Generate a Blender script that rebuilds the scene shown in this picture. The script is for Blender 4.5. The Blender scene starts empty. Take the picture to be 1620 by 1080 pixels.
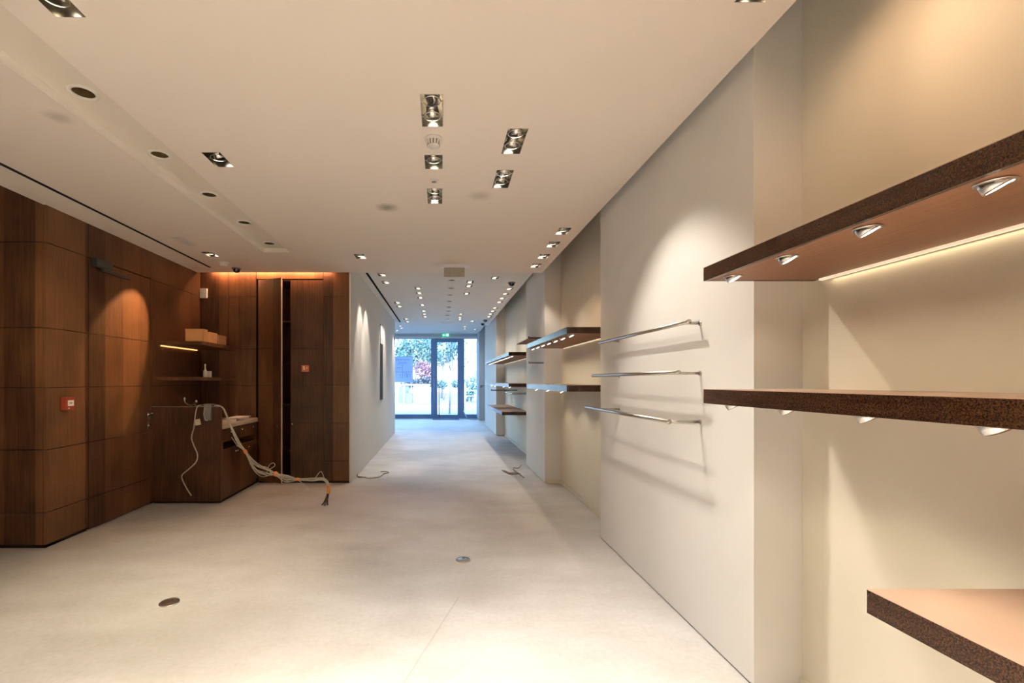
import bpy, bmesh, math, random
from mathutils import Vector, Matrix
random.seed(7)
SC = bpy.context.scene
COL = SC.collection
PI = math.pi
R = math.radians

# ------------------------------------------------------------------ materials
def new_mat(name):
    m = bpy.data.materials.new(name); m.use_nodes = True
    nt = m.node_tree
    return m, nt, nt.nodes['Principled BSDF']

def plain(name, col, rough=.6, metal=0.0, spec=.5, var=0.0, scale=6.0, bump=0.0, bscale=60.0, emit=None, estr=0.0):
    m, nt, b = new_mat(name)
    b.inputs['Base Color'].default_value = (*col, 1)
    b.inputs['Roughness'].default_value = rough
    b.inputs['Metallic'].default_value = metal
    b.inputs['Specular IOR Level'].default_value = spec
    tc = nt.nodes.new('ShaderNodeTexCoord')
    if var > 0:
        n = nt.nodes.new('ShaderNodeTexNoise'); n.inputs['Scale'].default_value = scale; n.inputs['Detail'].default_value = 6
        nt.links.new(tc.outputs['Object'], n.inputs['Vector'])
        mp = nt.nodes.new('ShaderNodeMapRange'); mp.inputs[1].default_value = .3; mp.inputs[2].default_value = .7
        mp.inputs[3].default_value = 1 - var; mp.inputs[4].default_value = 1 + var
        nt.links.new(n.outputs['Fac'], mp.inputs[0])
        mx = nt.nodes.new('ShaderNodeVectorMath'); mx.operation = 'SCALE'
        mx.inputs[0].default_value = col
        nt.links.new(mp.outputs[0], mx.inputs['Scale'])
        nt.links.new(mx.outputs[0], b.inputs['Base Color'])
    if bump > 0:
        n2 = nt.nodes.new('ShaderNodeTexNoise'); n2.inputs['Scale'].default_value = bscale; n2.inputs['Detail'].default_value = 4
        nt.links.new(tc.outputs['Object'], n2.inputs['Vector'])
        bp = nt.nodes.new('ShaderNodeBump'); bp.inputs['Strength'].default_value = bump; bp.inputs['Distance'].default_value = .01
        nt.links.new(n2.outputs['Fac'], bp.inputs['Height'])
        nt.links.new(bp.outputs[0], b.inputs['Normal'])
    if emit:
        b.inputs['Emission Color'].default_value = (*emit, 1)
        b.inputs['Emission Strength'].default_value = estr
    return m

def math_node(nt, op, a, b=None):
    n = nt.nodes.new('ShaderNodeMath'); n.operation = op
    for i, v in enumerate((a, b)):
        if v is None: continue
        if isinstance(v, (int, float)): n.inputs[i].default_value = v
        else: nt.links.new(v, n.inputs[i])
    return n.outputs[0]

def wood(name, dark, light, axis='Z', rough=.42, strip=.27, speck=.35):
    """dark veneer: fine grain along one axis, strips of slightly different tone across it"""
    m, nt, b = new_mat(name)
    tc = nt.nodes.new('ShaderNodeTexCoord')
    mp = nt.nodes.new('ShaderNodeMapping')
    s = {'X': (2.2, 55, 55), 'Y': (55, 2.2, 55), 'Z': (55, 55, 2.2)}[axis]
    mp.inputs['Scale'].default_value = s
    nt.links.new(tc.outputs['Object'], mp.inputs['Vector'])
    g = nt.nodes.new('ShaderNodeTexNoise'); g.inputs['Scale'].default_value = 1.0; g.inputs['Detail'].default_value = 8; g.inputs['Roughness'].default_value = .65
    nt.links.new(mp.outputs[0], g.inputs['Vector'])
    # veneer strips
    sp = nt.nodes.new('ShaderNodeSeparateXYZ'); nt.links.new(tc.outputs['Object'], sp.inputs[0])
    a, c = {'X': ('Y', 'Z'), 'Y': ('X', 'Z'), 'Z': ('X', 'Y')}[axis]
    q = math_node(nt, 'ADD', sp.outputs[a], sp.outputs[c])
    q = math_node(nt, 'FLOOR', math_node(nt, 'DIVIDE', q, strip))
    wn = nt.nodes.new('ShaderNodeTexWhiteNoise'); wn.noise_dimensions = '1D'; nt.links.new(q, wn.inputs['W'])
    # fine pores
    po = nt.nodes.new('ShaderNodeTexNoise'); po.inputs['Scale'].default_value = 240; po.inputs['Detail'].default_value = 2
    nt.links.new(tc.outputs['Object'], po.inputs['Vector'])
    big = nt.nodes.new('ShaderNodeTexNoise'); big.inputs['Scale'].default_value = 2.6; big.inputs['Detail'].default_value = 5
    nt.links.new(tc.outputs['Object'], big.inputs['Vector'])
    f = math_node(nt, 'MULTIPLY', g.outputs['Fac'], .42)
    f = math_node(nt, 'ADD', f, math_node(nt, 'MULTIPLY', wn.outputs['Value'], .22))
    f = math_node(nt, 'ADD', f, math_node(nt, 'MULTIPLY', po.outputs['Fac'], speck))
    f = math_node(nt, 'ADD', f, math_node(nt, 'MULTIPLY', big.outputs['Fac'], .25))
    f = math_node(nt, 'SUBTRACT', f, .155 + speck * .5)
    cr = nt.nodes.new('ShaderNodeValToRGB')
    cr.color_ramp.elements[0].position = .12; cr.color_ramp.elements[0].color = (*dark, 1)
    cr.color_ramp.elements[1].position = .75; cr.color_ramp.elements[1].color = (*light, 1)
    nt.links.new(f, cr.inputs[0])
    nt.links.new(cr.outputs[0], b.inputs['Base Color'])
    b.inputs['Roughness'].default_value = rough
    b.inputs['Specular IOR Level'].default_value = .35
    bp = nt.nodes.new('ShaderNodeBump'); bp.inputs['Strength'].default_value = .12; bp.inputs['Distance'].default_value = .003
    nt.links.new(po.outputs['Fac'], bp.inputs['Height']); nt.links.new(bp.outputs[0], b.inputs['Normal'])
    return m

def blotch(nt, pos_out, centre, r0, r1):
    d = nt.nodes.new('ShaderNodeVectorMath'); d.operation = 'DISTANCE'
    nt.links.new(pos_out, d.inputs[0]); d.inputs[1].default_value = centre
    mp = nt.nodes.new('ShaderNodeMapRange'); mp.interpolation_type = 'SMOOTHSTEP'
    mp.inputs[1].default_value = r0; mp.inputs[2].default_value = r1; mp.inputs[3].default_value = 1; mp.inputs[4].default_value = 0
    nt.links.new(d.outputs['Value'], mp.inputs[0])
    return mp.outputs[0]

def ceiling_mat():
    m, nt, b = new_mat('ceiling_paint')
    tc = nt.nodes.new('ShaderNodeTexCoord')
    n = nt.nodes.new('ShaderNodeTexNoise'); n.inputs['Scale'].default_value = 22; n.inputs['Detail'].default_value = 4
    nt.links.new(tc.outputs['Object'], n.inputs['Vector'])
    w = nt.nodes.new('ShaderNodeVectorMath'); w.operation = 'MULTIPLY_ADD'
    w.inputs[1].default_value = (.05, .05, .05)
    nt.links.new(n.outputs['Color'], w.inputs[0]); nt.links.new(tc.outputs['Object'], w.inputs[2])
    tot = None
    for c, r0, r1, k in (((-.445, 4.145, 3.005), .01, .13, .75), ((-2.19, 2.735, 3.005), .01, .10, .42), ((.355, 3.885, 3.005), .0, .14, .36),
                         ((.135, 6.145, 3.005), .0, .3, .24)):
        v = math_node(nt, 'MULTIPLY', blotch(nt, w.outputs[0], c, r0, r1), k)
        tot = v if tot is None else math_node(nt, 'MAXIMUM', tot, v)
    mx = nt.nodes.new('ShaderNodeMix'); mx.data_type = 'RGBA'
    nt.links.new(tot, mx.inputs[0])
    mx.inputs[6].default_value = (.82, .745, .665, 1); mx.inputs[7].default_value = (.22, .18, .13, 1)
    nt.links.new(mx.outputs[2], b.inputs['Base Color'])
    b.inputs['Roughness'].default_value = .8
    return m

def floor_mat():
    m, nt, b = new_mat('floor_screed')
    tc = nt.nodes.new('ShaderNodeTexCoord')
    n1 = nt.nodes.new('ShaderNodeTexNoise'); n1.inputs['Scale'].default_value = .9; n1.inputs['Detail'].default_value = 9; n1.inputs['Roughness'].default_value = .62
    n2 = nt.nodes.new('ShaderNodeTexNoise'); n2.inputs['Scale'].default_value = 34; n2.inputs['Detail'].default_value = 6
    mp = nt.nodes.new('ShaderNodeMapping'); mp.inputs['Scale'].default_value = (1.1, 2.6, 1)
    n3 = nt.nodes.new('ShaderNodeTexNoise'); n3.inputs['Scale'].default_value = 1.2; n3.inputs['Detail'].default_value = 7
    nt.links.new(tc.outputs['Object'], n1.inputs['Vector']); nt.links.new(tc.outputs['Object'], n2.inputs['Vector'])
    nt.links.new(tc.outputs['Object'], mp.inputs['Vector']); nt.links.new(mp.outputs[0], n3.inputs['Vector'])
    f = math_node(nt, 'ADD', math_node(nt, 'MULTIPLY', n1.outputs['Fac'], .55), math_node(nt, 'MULTIPLY', n2.outputs['Fac'], .22))
    f = math_node(nt, 'ADD', f, math_node(nt, 'MULTIPLY', n3.outputs['Fac'], .35))
    cr = nt.nodes.new('ShaderNodeValToRGB')
    e = cr.color_ramp.elements
    e[0].position = .36; e[0].color = (.44, .42, .385, 1)
    e[1].position = .70; e[1].color = (.645, .635, .62, 1)
    nt.links.new(f, cr.inputs[0])
    # worn scuffs near the cover plate and a pale hairline repair
    w = nt.nodes.new('ShaderNodeVectorMath'); w.operation = 'MULTIPLY_ADD'; w.inputs[1].default_value = (.5, .9, 0)
    nt.links.new(n1.outputs['Color'], w.inputs[0]); nt.links.new(tc.outputs['Object'], w.inputs[2])
    s1 = math_node(nt, 'MULTIPLY', blotch(nt, w.outputs[0], (.56, 3.72, 0), .0, .45), .42)
    s2 = math_node(nt, 'MULTIPLY', blotch(nt, w.outputs[0], (-1.05, 3.2, 0), .1, .7), .28)
    s3 = math_node(nt, 'MULTIPLY', blotch(nt, w.outputs[0], (-.2, 6.3, 0), .2, 1.5), .25)
    s = math_node(nt, 'MAXIMUM', math_node(nt, 'MAXIMUM', s1, s2), s3)
    s = math_node(nt, 'MULTIPLY', s, math_node(nt, 'ADD', n3.outputs['Fac'], .3))
    mx = nt.nodes.new('ShaderNodeMix'); mx.data_type = 'RGBA'
    nt.links.new(s, mx.inputs[0]); nt.links.new(cr.outputs[0], mx.inputs[6]); mx.inputs[7].default_value = (.24, .20, .15, 1)
    sp = nt.nodes.new('ShaderNodeSeparateXYZ'); nt.links.new(tc.outputs['Object'], sp.inputs[0])
    wob = math_node(nt, 'MULTIPLY', n2.outputs['Fac'], .012)
    ln = math_node(nt, 'ADD', math_node(nt, 'SUBTRACT', sp.outputs['X'], math_node(nt, 'MULTIPLY', sp.outputs['Y'], .333)), .92)
    ln = math_node(nt, 'ABSOLUTE', math_node(nt, 'ADD', ln, wob))
    ln = math_node(nt, 'LESS_THAN', ln, .0055)
    ln = math_node(nt, 'MULTIPLY', ln, math_node(nt, 'LESS_THAN', sp.outputs['Y'], 3.15))
    mx2 = nt.nodes.new('ShaderNodeMix'); mx2.data_type = 'RGBA'
    nt.links.new(math_node(nt, 'MULTIPLY', ln, .3), mx2.inputs[0]); nt.links.new(mx.outputs[2], mx2.inputs[6]); mx2.inputs[7].default_value = (.3, .25, .2, 1)
    nt.links.new(mx2.outputs[2], b.inputs['Base Color'])
    b.inputs['Roughness'].default_value = .62
    b.inputs['Specular IOR Level'].default_value = .3
    bp = nt.nodes.new('ShaderNodeBump'); bp.inputs['Strength'].default_value = .1; bp.inputs['Distance'].default_value = .01
    nt.links.new(n2.outputs['Fac'], bp.inputs['Height']); nt.links.new(bp.outputs[0], b.inputs['Normal'])
    return m

def glass_mat():
    m = bpy.data.materials.new('window_glass'); m.use_nodes = True
    nt = m.node_tree; nt.nodes.clear()
    o = nt.nodes.new('ShaderNodeOutputMaterial'); mix = nt.nodes.new('ShaderNodeMixShader')
    t = nt.nodes.new('ShaderNodeBsdfTransparent'); t.inputs[0].default_value = (.93, .97, .97, 1)
    g = nt.nodes.new('ShaderNodeBsdfGlossy'); g.inputs['Roughness'].default_value = .01
    lw = nt.nodes.new('ShaderNodeFresnel'); lw.inputs['IOR'].default_value = 1.45
    nt.links.new(lw.outputs[0], mix.inputs[0]); nt.links.new(t.outputs[0], mix.inputs[1]); nt.links.new(g.outputs[0], mix.inputs[2])
    nt.links.new(mix.outputs[0], o.inputs[0])
    return m

def leaf_mat(name, c1, c2):
    m, nt, b = new_mat(name)
    tc = nt.nodes.new('ShaderNodeTexCoord')
    n = nt.nodes.new('ShaderNodeTexNoise'); n.inputs['Scale'].default_value = 4; n.inputs['Detail'].default_value = 5
    nt.links.new(tc.outputs['Object'], n.inputs['Vector'])
    cr = nt.nodes.new('ShaderNodeValToRGB')
    cr.color_ramp.elements[0].position = .35; cr.color_ramp.elements[0].color = (*c1, 1)
    cr.color_ramp.elements[1].position = .65; cr.color_ramp.elements[1].color = (*c2, 1)
    nt.links.new(n.outputs['Fac'], cr.inputs[0]); nt.links.new(cr.outputs[0], b.inputs['Base Color'])
    b.inputs['Roughness'].default_value = .6
    return m

M = {}
M['wood'] = wood('dark_veneer', (.026, .011, .0045), (.285, .124, .050))
M['shelf_wood'] = wood('shelf_veneer', (.034, .013, .007), (.135, .060, .030), axis='Y', strip=.6, speck=.5)
M['fascia_wood'] = wood('fascia_veneer', (.018, .007, .003), (.16, .075, .035), axis='Y', strip=.9, speck=.95, rough=.26)
M['shelf_panel'] = wood('shelf_panel_veneer', (.19, .088, .044), (.44, .22, .12), axis='Y', strip=.9, speck=.22, rough=.5)
M['ceiling'] = ceiling_mat()
M['floor'] = floor_mat()
M['strip_paint'] = plain('recess_paint', (.74, .675, .585), .8)
M['lit_edge'] = plain('recess_side_painted_lit', (.93, .89, .82), .4)  # paler than the ceiling, stands for light on the recess side
M['white'] = plain('white_wall_paint', (.74, .725, .69), .75, var=.015, scale=3, bump=.03, bscale=160)
M['warm_white'] = plain('niche_wall_paint', (.72, .675, .56), .75, var=.015, scale=3, bump=.03, bscale=160)
M['slab'] = plain('raw_slab', (.30, .29, .27), .9, var=.1)
M['black'] = plain('black_channel', (.012, .012, .014), .6)
M['dark_gap'] = plain('dark_joint', (.008, .005, .004), .9)
M['housing'] = plain('polished_housing', (.62, .58, .50), .2, metal=1.0, var=.12, scale=30)
M['lit_shelf_top'] = plain('shelf_top_painted_lit', (.45, .315, .235), .5, var=.08, scale=5)  # wood tops coloured paler to carry the light falling on them
M['trim'] = plain('pale_trim', (.78, .75, .70), .45)
M['chrome'] = plain('satin_chrome', (.62, .60, .57), .22, metal=1.0, var=.04, scale=40)
M['bright_chrome'] = plain('bright_chrome', (.88, .86, .82), .25, metal=1.0)
M['vent_shade'] = plain('vent_slot_shade', (.20, .18, .155), .7)  # grey stands for the shade in the slots between the fins
M['steel'] = plain('brushed_steel', (.50, .47, .42), .34, metal=1.0, var=.08, scale=70)
M['lens'] = plain('lit_lamp_lens', (.9, .88, .82), .3, emit=(1, .88, .70), estr=2.2)
M['lens_cool'] = plain('lit_lamp_glass', (.9, .9, .9), .3, emit=(1, .93, .82), estr=1.6)
M['lens_off'] = plain('unlit_lamp_lens', (.05, .045, .04), .12, spec=.8)
M['led'] = plain('led_strip_diffuser', (.9, .85, .75), .4, emit=(1, .80, .55), estr=.30)
M['led_orange'] = plain('amber_led_diffuser', (.9, .7, .5), .4, emit=(1, .40, .14), estr=1.1)
M['cup'] = plain('brown_reflector', (.18, .115, .05), .35, metal=.6, var=.2, scale=20)
M['plastic_white'] = plain('white_plastic', (.74, .72, .68), .45)
M['plastic_grey'] = plain('grey_plastic', (.20, .19, .18), .5, var=.05)
M['dome'] = plain('smoked_dome', (.015, .015, .02), .08, spec=.8)
M['closer'] = plain('dark_green_grey_enamel', (.035, .045, .042), .45)
M['red'] = plain('red_plastic', (.30, .045, .022), .4, var=.06)
M['orange_sign'] = plain('orange_red_sign', (.62, .14, .045), .45)
M['sign_white'] = plain('sign_white', (.82, .78, .70), .5)
M['ink'] = plain('dark_print', (.03, .03, .04), .6)
M['cable'] = plain('beige_cable', (.50, .46, .38), .5, var=.08, scale=50)
M['cable_dark'] = plain('dark_cable_ends', (.055, .045, .035), .5, var=.1, scale=50)
M['cable_brown'] = plain('dusty_brown_cable', (.20, .13, .075), .6, var=.15, scale=50)
M['tape'] = plain('orange_tape', (.75, .28, .07), .55, var=.1, scale=60)
M['tag'] = plain('cream_tag', (.66, .62, .44), .6)
M['carton'] = plain('brown_carton', (.52, .26, .10), .7, var=.05)
M['paper'] = plain('pale_paper', (.72, .66, .58), .7)
M['worktop'] = plain('pale_worktop_laminate', (.56, .46, .37), .45, var=.03)
M['frame_daylit'] = plain('grey_aluminium_daylit_blue', (.17, .30, .55), .38, var=.03)  # grey frame coloured blue for the daylight and glare on it
M['frame_white'] = plain('white_window_frame', (.80, .82, .84), .45)
M['column'] = plain('pale_grey_column', (.50, .52, .55), .7)
M['glass'] = glass_mat()
M['poster'] = plain('blue_poster_board', (.60, .68, .84), .6)
_nt = M['poster'].node_tree
_tr = _nt.nodes.new('ShaderNodeBsdfTranslucent'); _tr.inputs[0].default_value = (.60, .66, .80, 1)
_mx = _nt.nodes.new('ShaderNodeMixShader'); _mx.inputs[0].default_value = .6
_nt.links.new(_nt.nodes['Principled BSDF'].outputs[0], _mx.inputs[1]); _nt.links.new(_tr.outputs[0], _mx.inputs[2])
_nt.links.new(_mx.outputs[0], _nt.nodes['Material Output'].inputs[0])
M['poster_ink'] = plain('poster_print', (.20, .28, .45), .6)
M['mat'] = plain('blue_grey_doormat', (.12, .16, .25), .9, bump=.5, bscale=300)
M['green'] = plain('green_exit_sign', (.01, .22, .12), .4, emit=(.02, .45, .26), estr=.5)
M['exit_white'] = plain('exit_pictogram', (.8, .85, .82), .5, emit=(.7, 1, .9), estr=.6)
M['exit_housing'] = plain('lilac_white_housing', (.86, .86, .98), .45)
M['exit_blade'] = plain('grey_sign_blade', (.34, .31, .25), .5, var=.1, scale=40)
M['mirror'] = plain('dark_matt_panel', (.035, .04, .042), .75, spec=.15)
M['pavement'] = plain('pale_paving', (.12, .12, .12), .8, var=.08, scale=1.5)
M['road'] = plain('asphalt', (.16, .165, .17), .9, var=.1, scale=2)
M['kerb'] = plain('kerb_stone', (.20, .20, .20), .9)
M['cabinet_white'] = plain('white_painted_steel', (.40, .39, .37), .6)
M['cabinet_blue'] = plain('grey_blue_painted_steel', (.10, .135, .18), .6, var=.1)
M['post'] = plain('pale_post', (.30, .33, .36), .6)
M['bark'] = plain('pale_bark', (.30, .28, .27), .9, var=.25, scale=20)
M['bark_dark'] = plain('grey_bark', (.16, .14, .13), .9, var=.25, scale=20)
M['leaf'] = leaf_mat('teal_leaves', (.016, .048, .042), (.08, .15, .125))
M['leaf_pale'] = leaf_mat('pale_leaves', (.03, .065, .054), (.11, .165, .135))
M['leaf_red'] = leaf_mat('pink_red_leaves', (.12, .035, .045), (.25, .11, .125))
M['leaf_dark'] = leaf_mat('dark_leaves', (.008, .011, .017), (.04, .05, .06))
M['render_cream'] = plain('cream_render', (.34, .325, .29), .85, var=.04)
M['render_pink'] = plain('pale_pink_render', (.30, .265, .265), .85, var=.04)
M['pane_dark'] = plain('dark_window_pane', (.08, .09, .1), .15)

# ------------------------------------------------------------------ mesh builder
class MB:
    def __init__(s): s.bm = bmesh.new()
    def box(s, x0, x1, y0, y1, z0, z1, mi=0, bev=0.0):
        r = bmesh.ops.create_cube(s.bm, size=1)
        vs = r['verts']
        for v in vs:
            v.co = Vector(((x0 + x1) / 2 + v.co.x * (x1 - x0), (y0 + y1) / 2 + v.co.y * (y1 - y0), (z0 + z1) / 2 + v.co.z * (z1 - z0)))
        fs = list({f for v in vs for f in v.link_faces})
        for f in fs: f.material_index = mi
        if bev > 0:
            es = list({e for v in vs for e in v.link_edges})
            bmesh.ops.bevel(s.bm, geom=es, offset=bev, segments=2, profile=.6, affect='EDGES')
        return s
    def quad(s, a, b, c, d, mi=0):
        f = s.bm.faces.new([s.bm.verts.new(Vector(p)) for p in (a, b, c, d)]); f.material_index = mi; return s
    def prism(s, pts, axis, a, b, mi=0):
        """outline pts (2-D) pushed along an axis from a to b"""
        def P(p, t):
            return {'X': (t, p[0], p[1]), 'Y': (p[0], t, p[1]), 'Z': (p[0], p[1], t)}[axis]
        A = [s.bm.verts.new(P(p, a)) for p in pts]; B = [s.bm.verts.new(P(p, b)) for p in pts]
        n = len(pts)
        fs = [s.bm.faces.new(A), s.bm.faces.new(B[::-1])]
        for i in range(n): fs.append(s.bm.faces.new((A[i], B[i], B[(i + 1) % n], A[(i + 1) % n])))
        for f in fs: f.material_index = mi
        return s
    def lathe(s, prof, seg=24, mat=None, mi=0, close=True):
        """profile of (radius, z) turned about z, then placed by a 4x4 matrix"""
        mat = mat or Matrix.Identity(4)
        rings = []
        for r, z in prof:
            if r < 1e-6: rings.append([s.bm.verts.new(mat @ Vector((0, 0, z)))])
            else: rings.append([s.bm.verts.new(mat @ Vector((r * math.cos(2 * PI * i / seg), r * math.sin(2 * PI * i / seg), z))) for i in range(seg)])
        for A, B in zip(rings, rings[1:]):
            for i in range(seg):
                j = (i + 1) % seg
                if len(A) == 1 and len(B) == 1: continue
                if len(A) == 1: f = s.bm.faces.new((A[0], B[i], B[j]))
                elif len(B) == 1: f = s.bm.faces.new((A[i], B[0], A[j]))
                else: f = s.bm.faces.new((A[i], B[i], B[j], A[j]))
                f.material_index = mi; f.smooth = True
        return s
    def tube(s, pts, r, seg=8, mi=0, caps=True):
        pts = [Vector(p) for p in pts]
        n = len(pts)
        rad = r if isinstance(r, (list, tuple)) else [r] * n
        t0 = (pts[1] - pts[0]).normalized()
        up = Vector((0, 0, 1)) if abs(t0.z) < .9 else Vector((1, 0, 0))
        u = t0.cross(up).normalized()
        rings = []
        for i, p in enumerate(pts):
            t = (pts[min(i + 1, n - 1)] - pts[max(i - 1, 0)])
            t = t.normalized() if t.length > 1e-9 else t0
            u = (u - t * u.dot(t))
            u = u.normalized() if u.length > 1e-6 else t.orthogonal().normalized()
            v = t.cross(u)
            rings.append([s.bm.verts.new(p + (u * math.cos(2 * PI * k / seg) + v * math.sin(2 * PI * k / seg)) * rad[i]) for k in range(seg)])
        for A, B in zip(rings, rings[1:]):
            for k in range(seg):
                f = s.bm.faces.new((A[k], A[(k + 1) % seg], B[(k + 1) % seg], B[k])); f.smooth = True; f.material_index = mi
        if caps:
            for ring in (rings[0][::-1], rings[-1]):
                f = s.bm.faces.new(ring); f.material_index = mi
        return s
    def build(s, name, mat, parent=None, loc=None):
        bmesh.ops.recalc_face_normals(s.bm, faces=s.bm.faces[:])
        me = bpy.data.meshes.new(name); s.bm.to_mesh(me); s.bm.free()
        for m in (mat if isinstance(mat, (list, tuple)) else [mat]): me.materials.append(M[m])
        o = bpy.data.objects.new(name, me); COL.objects.link(o)
        if parent: o.parent = parent
        if loc: o.location = loc
        return o

def tag(o, label, cat, group=None):
    o['label'] = label; o['category'] = cat
    if group: o['group'] = group
    return o
def thing(name, label, cat, loc=(0, 0, 0), rz=0.0, group=None):
    o = bpy.data.objects.new(name, None); COL.objects.link(o)
    o.empty_display_size = .1
    o.location = loc; o.rotation_euler = (0, 0, rz)
    return tag(o, label, cat, group)
def struct(name, mb, mat, parent=None):
    o = mb.build(name, mat, parent)
    if not parent: o['kind'] = 'structure'
    return o
def copy_tree(o, parent=None):
    c = o.copy(); COL.objects.link(c)
    if parent: c.parent = parent
    for ch in list(o.children): copy_tree(ch, c)
    return c

def catmull(pts, k=6):
    pts = [Vector(p) for p in pts]; out = []
    for i in range(len(pts) - 1):
        p0, p1, p2, p3 = pts[max(i - 1, 0)], pts[i], pts[i + 1], pts[min(i + 2, len(pts) - 1)]
        for j in range(k):
            t = j / k
            out.append(.5 * ((2 * p1) + (p2 - p0) * t + (2 * p0 - 5 * p1 + 4 * p2 - p3) * t * t + (3 * p1 - p0 - 3 * p2 + p3) * t ** 3))
    out.append(pts[-1]); return out

# ------------------------------------------------------------------ sizes of the place (metres)
CH = 2.98         # main ceiling
FH = 3.13         # ceiling of the long front part
WH = 3.30         # ceiling at the shop window
BREAK = 6.60      # where the main ceiling ends
XR, XN = 1.48, 1.71        # right wall piers, back of the niches
XL = -3.42        # panelled wall
TOP = 3.75
FAC = 18.3        # shop window

# ---------- lamp positions in the ceilings: x, y, size along y
W1 = .125; S1 = .212; S2 = .316
near = [  # x, y, lamps, label
 (-.048, 2.651, 2, 'double square recessed spotlight on the near side of the white smoke detector'),
 (-.048, 3.265, 1, 'single square recessed spotlight between the smoke detector and the small round ceiling sensor'),
 (-.048, 3.870, 2, 'double square recessed spotlight just beyond the small round ceiling sensor'),
 (.470, 2.988, 2, 'nearer of the two double recessed spotlights right of the smoke detector'),
 (.470, 3.545, 2, 'farther of the two double recessed spotlights right of the smoke detector'),
 (1.247, 4.768, 1, 'nearest of four square recessed spotlights lined up along the shelf wall'),
 (1.255, 5.231, 1, 'second nearest of four square recessed spotlights lined up along the shelf wall'),
 (1.260, 5.729, 1, 'third of four square recessed spotlights lined up along the shelf wall'),
 (1.258, 6.190, 1, 'farthest of four square recessed spotlights along the shelf wall, by the ceiling drop'),
 (-.985, 5.730, 1, 'lone square recessed spotlight in front of the wooden cupboard'),
 (-1.537, 3.232, 1, 'lone square recessed spotlight beside the strip of round ceiling downlights'),
 (-1.552, 1.807, 2, 'double recessed spotlight cut by the top left corner of the photo'),
 (1.247, 1.730, 2, 'double recessed spotlight cut by the top edge of the photo at right'),
 (-2.775, 5.630, 1, 'small white rimmed recessed spotlight between the ceiling grille and the alarm sounder base'),
]
far_l = [(-.927, 7.37), (-.934, 7.94), (-.93, 10.0), (-.936, 10.5), (-.94, 12.6), (-.945, 13.17)]
far_lc = [(-.41, 8.43), (-.41, 8.9), (-.41, 9.39), (-.406, 10.29), (-.41, 11.2), (-.41, 11.69), (-.41, 12.17)]
far_rc = [(.50, 7.9), (.50, 8.23), (.503, 8.94), (.506, 11.69), (.52, 12.35), (.53, 12.72)]
far_r = [(1.26, 8.5), (1.256, 8.97), (1.258, 9.47), (1.26, 9.93), (1.26, 10.73), (1.262, 11.2), (1.262, 11.69), (1.27, 12.17)]
far_x = [(.884, 7.58), (.898, 13.08)]
front = [(-1.37, 15.66), (-1.377, 16.28), (-1.61, 17.07), (.827, 15.86), (.86, 16.5), (1.25, 16.7)]
downs = [(-1.957, 2.564), (-1.96, 3.265), (-1.96, 3.963), (-1.957, 4.657), (-1.962, 5.362)]
fdowns = [(.188, y) for y in (7.78, 8.44, 9.12, 9.82, 10.56, 11.2, 11.87, 12.58)]
GRILLE = (-2.795, 5.122, .14, .30)
GR2 = [(.20, 13.36, .40, .12), (.62, 13.30, .26, .08)]
# unseen fill lamps added behind the camera to brighten the room (same kinds)
back_fill = [(-1.75, -1.2), (-.75, -1.2), (.6, -1.2), (-2.0, -3.2), (-.9, -3.2), (.6, -3.2), (-.05, .55), (-1.45, -.1), (1.247, -.6)]

def ceiling_grid(mb, x0, x1, y0, y1, z, holes):
    xs = sorted({x0, x1, *[max(x0, min(x1, h[i])) for h in holes for i in (0, 1)]})
    ys = sorted({y0, y1, *[max(y0, min(y1, h[i])) for h in holes for i in (2, 3)]})
    V = {}
    def v(i, j):
        if (i, j) not in V: V[i, j] = mb.bm.verts.new((xs[i], ys[j], z))
        return V[i, j]
    for i in range(len(xs) - 1):
        for j in range(len(ys) - 1):
            cx, cy = (xs[i] + xs[i + 1]) / 2, (ys[j] + ys[j + 1]) / 2
            if any(h[0] < cx < h[1] and h[2] < cy < h[3] for h in holes): continue
            mb.bm.faces.new((v(i, j), v(i, j + 1), v(i + 1, j + 1), v(i + 1, j)))
def rect(x, y, w, l): return (x - w / 2, x + w / 2, y - l / 2, y + l / 2)

# ================================================================== SETTING
struct('floor', MB().quad((-7, -5, 0), (2.2, -5, 0), (2.2, FAC + .1, 0), (-7, FAC + .1, 0)), 'floor')

# main ceiling with the recessed strip and all openings
TRO = (-2.10, -1.784, -5, 5.55)
SLOT = (-3.115, -3.078, -5, 6.29)
holes = [TRO, SLOT, rect(*GRILLE)] + [rect(x, y, W1, S2 if n == 2 else S1) for x, y, n, _ in near] + [rect(x, y, W1, S1) for x, y in back_fill]
mb = MB()
ceiling_grid(mb, -3.44, 1.43, -5, 6.57, CH, holes)
ceiling_grid(mb, -1.28, 1.43, 6.57, BREAK, CH, [])
mb.quad((1.43, -5, CH), (1.43, BREAK, CH), (1.43, BREAK, CH + .06), (1.43, -5, CH + .06))
mb.quad((-3.44, -5, CH), (-3.44, 4.04, CH), (-3.44, 4.04, TOP), (-3.44, -5, TOP))
mb.quad((-1.28, BREAK, CH), (1.43, BREAK, CH), (1.43, BREAK, FH), (-1.28, BREAK, FH))
mb.quad((-3.44, 6.57, CH), (-1.28, 6.57, CH), (-1.28, 6.57, CH + .1), (-3.44, 6.57, CH + .1))
struct('ceiling', mb, 'ceiling')
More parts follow.
